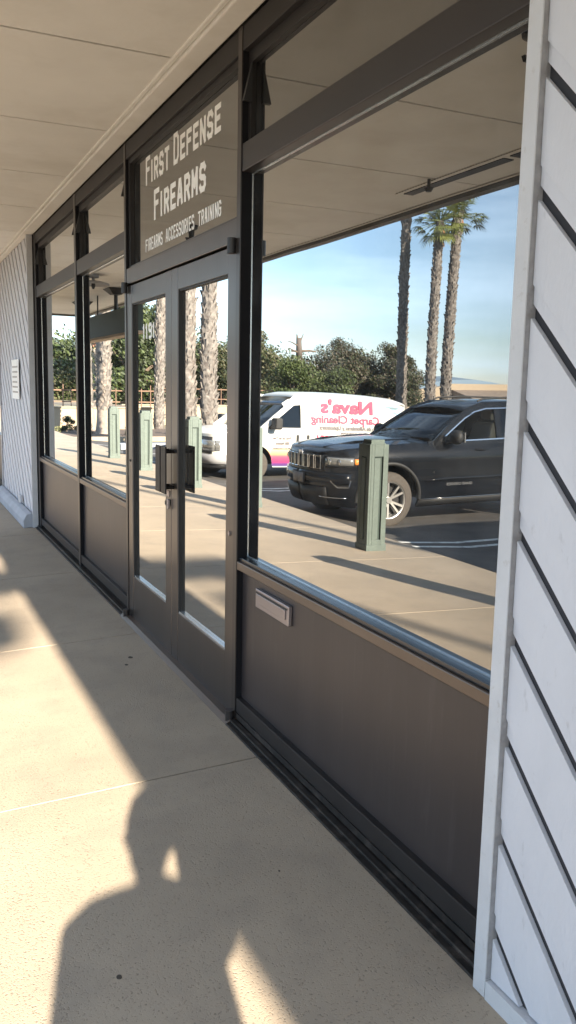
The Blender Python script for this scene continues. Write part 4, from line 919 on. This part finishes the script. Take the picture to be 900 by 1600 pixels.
# ================================================================ PALMS
def palm(name, base, top, r, label, crown=True, seed=0, skirt=0, boots_to=1.0, group='tall fan palms', bulb=True, sz=1.0):
    rnd = random.Random(seed); t = thing(name, base, label, 'palm tree', group)
    D = Vector(top)-Vector(base); L_ = D.length; ax = D.normalized()
    q = ax.to_track_quat('Z', 'Y')
    bend = lambda h: Vector((math.sin(h/L_*3.1)*.10*L_*.08, math.sin(h/L_*2.2+seed)*.03, 0))
    rows = []; n = 14
    N = max(10, int(L_/.30))
    for i in range(N+1):
        h = L_*i/N; rr = r*(1-.22*h/L_)*(1+.02*rnd.random())
        if bulb: rr *= 1+.55*math.exp(-h/.55)
        c = q @ Vector((0, 0, h))+bend(h)
        rows.append([tuple(c+q @ Vector((rr*math.cos(a), rr*math.sin(a), 0))) for a in [2*math.pi*k/n for k in range(n)]])
    B().grid(rows, True).build('trunk', 'bark' if not bulb else 'palm_base', t, local=True, smooth=True)
    b = B(); h = .9 if bulb else .15; ring = 0
    while h < L_*boots_to:
        rr = r*(1-.22*h/L_)*.98
        if bulb: rr *= 1+.55*math.exp(-h/.55)
        c = q @ Vector((0, 0, h))+bend(h)
        m = 7
        for k in range(m):
            a = 2*math.pi*(k+.5*(ring % 2))/m+rnd.uniform(-.10, .10)+ring*.06
            o = Vector((math.cos(a), math.sin(a), 0)); tg = Vector((-math.sin(a), math.cos(a), 0)); w = rr*.48*rnd.uniform(.8, 1.15)
            hh = rnd.uniform(.14, .24); out = rnd.uniform(.02, .07)+(.05 if rnd.random() < .12 else 0); lean = rnd.choice((-1, 1))*rr*.35
            p = [o*rr*.93+tg*w+Vector((0, 0, -.05)), o*rr*.93-tg*w+Vector((0, 0, -.05)), o*(rr+out)-tg*w*.45+tg*lean+Vector((0, 0, hh)), o*(rr+out)+tg*w*.45+tg*lean+Vector((0, 0, hh)), o*(rr+.028)+tg*lean*.3+Vector((0, 0, hh*.35)), o*(rr*.9)+tg*lean+Vector((0, 0, hh*.9))]
            b.add([tuple(c+q @ v) for v in p], [(0, 1, 4), (1, 2, 4), (2, 3, 4), (3, 0, 4), (2, 5, 3), (0, 3, 5), (1, 5, 2)])
        h += rnd.uniform(.095, .135); ring += 1
    tag(b.build('frond_stubs', 'boot', t, local=True), kind='stuff')
    tp = q @ Vector((0, 0, L_))+bend(L_)
    if skirt:
        b = B()
        for k in range(60):
            a = rnd.uniform(0, 6.28); h = rnd.uniform(.1, skirt); o = Vector((math.cos(a), math.sin(a), 0))
            p = tp-Vector((0, 0, skirt-h)); b.add([tuple(p+o*r*.7), tuple(p+o*r*1.15+Vector((.04, .04, -.35))), tuple(p+o*r*1.1+Vector((-.05, .03, -.4)))], [(0, 1, 2)])
        tag(b.build('dry_skirt', 'skirt_brown', t, local=True), kind='stuff')
    if crown:
        b = B()
        for k in range(46):
            az = rnd.uniform(0, 6.28); el = R(rnd.uniform(-42, 78)); pl = rnd.uniform(.75, 1.15)*sz
            o = Vector((math.cos(az)*math.cos(el), math.sin(az)*math.cos(el), math.sin(el))); sag = Vector((0, 0, -.18*pl))
            p1 = tp+o*pl+sag*.6
            b.tube(tp+o*.12, p1, .018, .010, 4, False)
            sd = o.cross(Vector((0, 0, 1))).normalized(); up = sd.cross(o).normalized(); fl = rnd.uniform(.55, .8)*sz
            for j in range(15):
                f = R(-82+164*j/14)+rnd.uniform(-.04, .04); dr = (o*math.cos(f)+sd*math.sin(f)).normalized(); ll = fl*(1-.25*abs(f)/1.5)*rnd.uniform(.85, 1.1)
                pm = p1+dr*ll*.55-up*.02; pe = p1+dr*ll+Vector((0, 0, -.22*ll-rnd.uniform(0, .10))); nn = dr.cross(up).normalized()*.028*sz
                b.add([tuple(p1), tuple(pm+nn), tuple(pe), tuple(pm-nn)], [(0, 1, 2, 3)])
        tag(b.build('crown', 'frond', t, local=True), kind='stuff')
    return t
palm('palm_tree', (-21.49, 35.76, -.6), (-22.3, 37.2, 13.5), .235, 'leftmost tall palm trunk in the big window, its crown hidden by the soffit', seed=1, bulb=False, boots_to=.74)
palm('palm_tree', (-21.61, 33.49, -.6), (-22.52, 34.69, 9.35), .225, 'middle tall palm with crown in the big window, leaning right', seed=2, skirt=.9, bulb=False, boots_to=.88)
palm('palm_tree', (-22.84, 34.02, -.6), (-23.93, 35.26, 9.9), .24, 'right tall palm with full crown in the big window', seed=3, skirt=.4, bulb=False)
palm('palm_tree', (-6.48, 23.86, -.55), (-7.05, 24.9, 9.5), .215, 'left shaggy palm trunk in the right door pane', seed=4, bulb=False)
palm('palm_tree', (-7.04, 23.6, -.55), (-7.75, 24.9, 10.0), .215, 'right shaggy palm trunk in the right door pane behind the white van', seed=5, bulb=False)
palm('palm_tree', (-8.9, 35.02, -.5), (-9.6, 36.3, 9.0), .20, 'thin palm trunk beside the number in the left door pane', seed=6, bulb=False)
palm('palm_tree', (-5.53, 33.24, -.4), (-5.8, 34.6, 9.3), .19, 'left palm of the bed below the hanging sign in the second window', seed=7)
palm('palm_tree', (-6.4, 34.7, -.4), (-6.8, 36.0, 9.2), .18, 'dark shaded palm between two pale trunks in the second window', seed=8)
palm('palm_tree', (-5.62, 30.99, -.4), (-6.2, 32.3, 9.8), .225, 'thick pale palm trunk with swollen base in the second window', seed=9)
def light_pole(x0, y0, h, r, label, heads):
    t = thing('light_pole', (x0, y0, -.47), label, 'lamp post', 'car park light poles')
    B().tube((0, 0, 0), (0, 0, h), r, r*.8, 16).build('pole', 'skirt', t, local=True, smooth=True)
    B().tube((0, 0, 0), (0, 0, .6), .25, .25, 20).build('footing', 'skirt', t, local=True)
    for (dx, dy, w) in heads:
        B().path([(0, 0, h-.05), (dx*.5, dy*.5, h+.1), (dx, dy, h+.12)], .035).build('arm', 'skirt', t, local=True)
        bx(dx-w, dx+w, dy-.30, dy+.30, h+.02, h+.20).build('lamp_head', 'skirt', t, local=True, bev=.02)
light_pole(-7.33, -6.0, 11.5, .085, 'grey car park light pole nearest the canopy, behind the camera, its shadow crossing the walkway', [(-.86, -.15, .34)])
light_pole(-7.75, -15.9, 10.2, .075, 'grey twin headed car park light pole farther behind the camera', [(.12, .0, .42), (.05, -1.3, .30)])

# ================================================================ TREES AND SHRUBS
def leafy(name, base, w, h, label, m='leaf_dark', m2=None, seed=0, n=5200, leaf=.16, cat='tree', group=None, z0=.12, trunks=1, loose=.0, depth=None, lobes=16):
    rnd = random.Random(seed); t = thing(name, base, label, cat, group); depth = depth or w*.8
    L_ = []
    for i in range(lobes):
        a = rnd.uniform(0, 6.28); rr = math.sqrt(rnd.random()); zz = rnd.random()
        prof = math.sin(math.pi*min(1, .25+.75*zz))**.6 if zz < .99 else .3
        L_.append((Vector((rr*math.cos(a)*w*.38*prof, rr*math.sin(a)*depth*.38*prof, h*(z0+(1-z0)*(.12+.74*zz)))), rnd.uniform(.13, .24)*w*(1-.25*loose)))
    leaf *= .62; n = int(n*1.9)
    for layer, mm, cnt in ((0, m, int(n*.6)), (1, m2 or m, int(n*.4))):
        b = B()
        for i in range(cnt):
            c, r = L_[rnd.randrange(len(L_))]
            d = Vector((rnd.gauss(0, 1), rnd.gauss(0, 1), rnd.gauss(0, 1))).normalized(); rad = r*(rnd.random()**.45)*(1.05 if rnd.random() > .06 else 1.3)
            p = c+Vector((d.x*rad, d.y*rad, d.z*rad*(.75+.25*loose)))
            if p.z < .05: p.z = rnd.uniform(.05, .4)
            s = leaf*rnd.uniform(.6, 1.4); a = Vector((rnd.gauss(0, 1), rnd.gauss(0, 1), rnd.gauss(0, 1))).normalized(); e1 = a.orthogonal().normalized()*s; e2 = a.cross(e1).normalized()*s*.55
            b.add([tuple(p-e1), tuple(p+e2), tuple(p+e1), tuple(p-e2)], [(0, 1, 2, 3)])
        tag(b.build('crown', mm, t, local=True), kind='stuff')
    b = B()
    for k in range(trunks):
        x = (k-(trunks-1)/2)*w*.35
        b.path([(x*.4, 0, -.3), (x*.6, .1, h*.3), (x*.8, 0, h*.6)], [.035*h, .03*h, .018*h], 8)
        for j in range(5):
            c, r = L_[rnd.randrange(len(L_))]; b.path([(x*.6, .05, h*.32), tuple((Vector((x*.6, .05, h*.32))+c)*.5+Vector((0, 0, .1))), tuple(c)], [.018*h, .012*h, .006*h], 6)
    b.build('trunk', 'bark2', t, local=True)
    return t
GZ = -.7
leafy('round_tree', (-15.7, 58.5, GZ), 9.5, 7.6, 'large rounded dense green tree behind the number 1191 in the left door pane', 'leaf_dark', 'leaf_mid', 1, 11000, .17)
leafy('leafy_tree', (-20.0, 57.2, GZ), 6.0, 6.0, 'dark green tree between the two shaggy palm trunks of the right door pane', 'leaf_dark', 'leaf_olive', 2, 7000, .16)
leafy('leafy_tree', (-23.0, 60.0, GZ), 6.5, 6.2, 'olive green tree at the right edge of the right door pane', 'leaf_olive', 'leaf_mid', 3, 7000, .16)
leafy('olive_tree', (-25.9, 65.7, GZ), 6.0, 7.0, 'olive brown tree at the left edge of the big window above the van', 'leaf_olive', 'leaf_dark', 4, 8000, .15)
leafy('leafy_shrub', (-22.3, 50.2, GZ), 4.6, 4.1, 'bright green bushy tree above the van door, below the bare trunk', 'leaf_mid', 'leaf_mid', 5, 8000, .12, z0=0)
leafy('leafy_shrub', (-25.2, 49.6, GZ), 3.6, 3.8, 'green bushy tree above the van lettering, right of the bare trunk', 'leaf_mid', 'leaf_dark', 6, 6000, .12, z0=0)
leafy('eucalyptus_tree', (-41.5, 80.0, GZ), 7.5, 7.8, 'tall thin-leaved tree right of the bare trunk, against the sky', 'leaf_brown', 'leaf_dark', 7, 6000, .15, loose=.8, lobes=26)
leafy('eucalyptus_tree', (-46.2, 77.5, GZ), 6.5, 7.2, 'loose grey brown tree left of the first tall palm', 'leaf_brown', 'leaf_dark', 8, 6000, .15, loose=.8, lobes=26)
leafy('dense_tree', (-46.3, 75.5, GZ), 5.6, 7.2, 'dense dark tree directly behind the leftmost tall palm', 'leaf_dark', 'leaf_brown', 9, 8000, .17)
leafy('dense_tree', (-39.4, 64.8, GZ), 6.0, 4.8, 'low dark tree behind the van roof in front of the loose grey trees', 'leaf_dark', 'leaf_brown', 10, 9000, .16, z0=0)
leafy('dense_tree', (-35.6, 66.2, GZ), 6.5, 4.6, 'low brown green tree behind the van lettering', 'leaf_brown', 'leaf_dark', 11, 8000, .16, z0=0)
leafy('willowy_tree', (-8.3, 57.0, GZ), 6.5, 4.0, 'pale olive willowy tree in the first window', 'leaf_olive', 'leaf_mid', 12, 9000, .15, z0=.02)
leafy('dense_tree', (-4.0, 60.0, GZ), 7.0, 4.1, 'dark green tree at the far left of the first window', 'leaf_dark', 'leaf_dark', 13, 7000, .17, z0=0)
leafy('tall_tree', (-12.0, 50.5, GZ), 7.5, 7.5, 'tall dark green tree behind the hanging sign in the second window', 'leaf_dark', 'leaf_mid', 14, 10000, .17, z0=.02)
leafy('dense_tree', (-30.0, 90.0, GZ), 14, 6.0, 'wide dark distant tree behind the olive trees', 'leaf_dark', 'leaf_brown', 15, 9000, .3, z0=0)
leafy('dense_tree', (-12.5, 72.0, GZ), 14, 5.2, 'wide dark distant tree behind the round tree', 'leaf_dark', 'leaf_mid', 16, 9000, .26, z0=0)
for i, (x, y, w_, h_, lb) in enumerate([(-29.5, 79, 12, 5.6, 'wide dark tree filling the gap behind the olive tree'), (-37.5, 84, 13, 6.0, 'wide dark tree behind the bright green bushes'), (-45.0, 82.5, 11, 5.8, 'wide dark tree behind the loose grey trees'), (-22.0, 76, 12, 6.2, 'wide dark tree behind the right door pane palms'), (-5.5, 74, 14, 4.3, 'wide dark tree at the back of the first window')]):
    leafy('dense_tree', (x, y, GZ), w_, h_, lb, 'leaf_dark', 'leaf_brown', 60+i, 8000, .24, z0=0, lobes=30)
def bare_trunk():
    t = thing('bare_tree', (-24.7, 54.4, GZ), 'broken bare tree trunk with dead side branches against the sky above the bushes', 'dead tree')
    B().path([(0, 0, 0), (.05, 0, 2), (0, 0, 4.2), (.05, 0, 5.6)], [.34, .29, .24, .17], 12).build('trunk', 'bark', t, local=True, smooth=True)
    B().path([(.1, 0, 4.75), (-.5, .3, 4.72), (-1.1, .6, 4.78), (-1.75, .8, 4.72)], [.10, .08, .07, .05]).path([(.1, 0, 4.6), (.6, -.3, 4.7), (.95, -.4, 4.85)], [.08, .06, .03]).path([(0, 0, 5.0), (.7, -.3, 5.25), (1.1, -.5, 5.3)], [.06, .04, .02]).path([(-.1, 0, 5.4), (-.35, .1, 5.9)], [.05, .02]).path([(.15, 0, 5.5), (.2, 0, 5.85)], [.08, .03]).build('branch', 'bark2', t, local=True)
bare_trunk()
def small_plants():
    spots = [((-3.3, 28.9), .9, .42, 'leaf_bright', 'pale yellow green low shrub by the kerb in the first window'), ((-4.5, 32.2), .7, .75, 'leaf_dark', 'small dark spiky shrub in front of the low wall in the first window'),
             ((-8.2, 30.6), .6, .62, 'leaf_mid', 'small green shrub right of the thick palm base'), ((-6.5, 30.0), .8, .35, 'leaf_dark', 'low dark plant at the foot of the thick palm'), ((-4.9, 31.3), .8, .35, 'leaf_olive', 'low olive plant left of the thick palm')]
    for i, ((x, y), w, h, m, lb) in enumerate(spots):
        leafy('low_shrub', (x, y, -.38), w, h, lb, m, m, 40+i, 900, .045, 'shrub', z0=0, lobes=7)
small_plants()

# ================================================================ FAR WALLS, FENCES, BUILDINGS
def far_things():
    w = thing('low_wall', (0, 36, -.5), 'long low beige rendered wall beyond the palms', 'wall')
    bx(-9.3, 3, 36.2, 36.45, -.7, .42).build('wall', 'beige', w); bx(-9.35, 3, 36.15, 36.5, .42, .47).build('coping', 'beige', w)
    w2 = thing('garden_wall', (-20, 44, -.5), 'long low beige wall at the back of the car park', 'wall')
    bx(-34, -9.5, 44, 44.25, -.7, .35).build('wall', 'beige', w2); bx(-34.05, -9.5, 43.95, 44.3, .35, .40).build('coping', 'beige', w2)
    f = thing('picket_fence', (-9, 38, .4), 'open rusty metal fence standing above the low wall', 'fence')
    for z in (.62, 1.12): bx(-11.5, 2.5, 38.0, 38.04, z, z+.05).build('fence_rail', 'rust', f)
    for i in range(36): bx(-11.4+i*.4, -11.37+i*.4, 37.98, 38.05, .2, 1.25 if i % 5 else 1.4).build('fence_post', 'rust', f)
    f = thing('picket_fence', (-25, 46, .4), 'dark open metal fence behind the white van and palms', 'fence')
    for z in (.65, 1.2): bx(-19, -11.8, 46.0, 46.04, z, z+.05).build('fence_rail', 'rust', f)
    for i in range(18): bx(-19+i*.4, -18.97+i*.4, 45.98, 46.05, .2, 1.3).build('fence_post', 'rust', f)
    # beige building with shingle roof at the right
    b = thing('low_building', (-68, 92, -.7), 'beige low building with brown shingle roof beyond the dark suv', 'building')
    o = Vector((-72, 88)); 
    bx(-100, -67, 92, 97, -.8, .12).build('wall', 'beige', b)
    B().prism([(91.4, .05), (97.9, 1.62), (97.9, .0)], 'x', -100.5, -69.2).build('roof', 'roof', b)
    bx(-100.8, -68.2, 97.4, 99, 1.5, 2.35).build('parapet', 'beige', b)
    B().prism([(-68.2, 2.0), (-68.2, -.7), (-56.5, -.7), (-56.5, 1.0), (-64.0, 1.45)], 'y', 97.5, 99).build('gable_wall', 'beige', b)
    for i in range(5): bx(-98+i*6, -96+i*6, 91.9, 91.99, -.55, .0).build('window', 'tint', b)
    t = thing('terracotta_roof', (-11.2, 62, -.7), 'small house with a terracotta roof glimpsed under the hanging sign', 'house')
    bx(-14.1, -12.9, 66, 72, -.7, 4.2).build('wall', 'beige', t); bx(-14.2, -12.8, 65.8, 72.2, 4.2, 5.1).build('roof', 'terra', t)
    s = thing('concrete_bench', (-3.9, 18.2, -.2), 'grey concrete bench seen below the thin palm in the left door pane', 'bench')
    x0, y0, z0 = -4.0, 19.2, -.40
    bx(x0-.75, x0+.75, y0-.25, y0+.25, z0+.40, z0+.52).build('seat', 'skirt', s, bev=.01)
    for dx in (-.5, .5): bx(x0+dx-.09, x0+dx+.09, y0-.2, y0+.2, z0, z0+.40).build('leg', 'skirt', s, bev=.01)
far_things()

# ================================================================ THE PHOTOGRAPHER (behind the camera; the shadow lies on the slabs)
def person():
    bx0, by0 = -1.605, -.75; gz = wz(bx0)
    p = thing('person', (bx0, by0, gz), 'person in dark jacket and jeans holding up a phone in one hand beside the shopfront', 'person')
    def skin(name, joints, edges, m, root, parent=p, sub=2):
        me = bpy.data.meshes.new(name); me.from_pydata([j[0] for j in joints], edges, []); ob = bpy.data.objects.new(name, me); col.objects.link(ob); ob.parent = parent
        md = ob.modifiers.new('skin', 'SKIN')
        if not me.skin_vertices: me.skin_vertices.new(name='')
        for v, j in zip(me.skin_vertices[0].data, joints): v.radius = j[1] if isinstance(j[1], tuple) else (j[1], j[1])
        me.skin_vertices[0].data[root].use_root = True
        s2 = ob.modifiers.new('sub', 'SUBSURF'); s2.levels = sub; s2.render_levels = sub
        me.materials.append(M[m]); return ob
    J = [((.06, 0, .88), (.22, .13)), ((.06, 0, 1.0), (.22, .125)), ((.045, 0, 1.14), (.205, .13)), ((0, .02, 1.27), (.17, .11)), ((0, .02, 1.36), (.06, .055)), ((0, .03, 1.42), (.052, .052)),
         ((-.185, .0, 1.28), .098), ((-.165, -.01, 1.10), .085), ((-.12, .06, .98), .055), ((-.06, .14, .96), .036),
         ((.15, .02, 1.31), .065), ((.25, .16, 1.17), .062), ((.26, .45, 1.20), .042), ((.27, .66, 1.40), .032),
         ((-.09, 0, .80), .092), ((-.11, .03, .46), .065), ((-.12, -.02, .08), .042), ((-.13, .12, .035), .038),
         ((.09, 0, .80), .092), ((.11, .03, .46), .065), ((.12, -.02, .08), .042), ((.13, .12, .035), .038)]
    E = [(0, 1), (1, 2), (2, 3), (3, 4), (4, 5), (3, 6), (6, 7), (7, 8), (8, 9), (3, 10), (10, 11), (11, 12), (12, 13), (0, 14), (14, 15), (15, 16), (16, 17), (0, 18), (18, 19), (19, 20), (20, 21)]
    body = skin('body', J, E, 'jacket', 0)
    tr = skin('trousers', [((0, 0, .90), (.155, .118)), ((-.09, 0, .78), .10), ((-.11, .03, .46), .073), ((-.12, -.02, .10), .055), ((.09, 0, .78), .10), ((.11, .03, .46), .073), ((.12, -.02, .10), .055)], [(0, 1), (1, 2), (2, 3), (0, 4), (4, 5), (5, 6)], 'jeans', 0)
    hd = B().lathe([(0, -.115), (.045, -.105), (.062, -.06), (.072, 0), (.074, .05), (.062, .095), (.035, .12), (0, .128)], n=20); hd.v = [(x*1.02, y*1.18+.03, z+1.505) for x, y, z in hd.v]
    ho = hd.build('head', 'skin', p, local=True, smooth=True)
    B().add([(-.012, .11, 1.50), (.012, .11, 1.50), (0, .145, 1.485), (0, .11, 1.535)], [(0, 1, 2), (0, 2, 3), (1, 3, 2)]).build('nose', 'skin', ho, local=True)
    for sx in (-.028, .028): B().lathe([(0, -.008), (.011, 0), (0, .008)], c=(sx, .108, 1.52), n=8).build('eye', 'ink', ho, local=True)
    for sx in (-.078, .078): B().lathe([(0, -.028), (.018, 0), (0, .028)], c=(sx, .025, 1.505), n=8).build('ear', 'skin', ho, local=True)
    bx(-.022, .022, .104, .112, 1.452, 1.458).build('mouth', 'red', ho, local=True)
    hb = B().lathe([(.078, -.03), (.083, .04), (.070, .10), (.035, .132), (0, .138)], n=20); hb.v = [(x*1.03, y*1.18+.018, z+1.505) for x, y, z in hb.v]; hb.build('hair', 'hair', ho, local=True, smooth=True)
    # phone just behind the lens position, held by both hands
    ph = thing('phone', (-1.34, -.035, 1.50), 'dark phone held up in one hand by the photographer', 'phone')
    b = bx(-.038, .038, -.005, .005, -.08, .07); b.build('case', 'black', ph, local=True, bev=.003)
    for side, wr in ((-1, (-.06, .14, .96)), (1, (.27, .66, 1.40))):
        tip = Vector((.28+side*.045, .70, 1.46)) if side > 0 else Vector((.06, .17, .97)); w = Vector(wr); palm_c = w.lerp(tip, .6)+Vector((side*.01, 0, 0))
        js = [(tuple(w), .026), (tuple(palm_c), (.032, .018))]; ed = [(0, 1)]
        for k in range(4):
            a = palm_c+Vector((side*.004, .012, -.02+k*.018)); k1 = a+Vector((side*.012, .028+.002*k, .012)); k2 = k1+Vector((-side*.028, .016, .004+.001*k)); n0 = len(js)
            js += [(tuple(a), .010), (tuple(k1), .009), (tuple(k2), .0075)]; ed += [(1, n0), (n0, n0+1), (n0+1, n0+2)]
        a = palm_c+Vector((-side*.015, -.015, .01)); n0 = len(js); js += [(tuple(a), .011), (tuple(a+Vector((-side*.02, .0, .03))), .009)]; ed += [(1, n0), (n0, n0+1)]
        skin('hand', js, ed, 'skin', 0, sub=1)
    for sx in (-.125, .125): B().prism([(-.09, 0), (.18, 0), (.18, .05), (.06, .09), (-.09, .10)], 'x', sx-.045, sx+.045).build('shoe', 'black', p, local=True, bev=.012)
person()
bpy.context.view_layer.update()
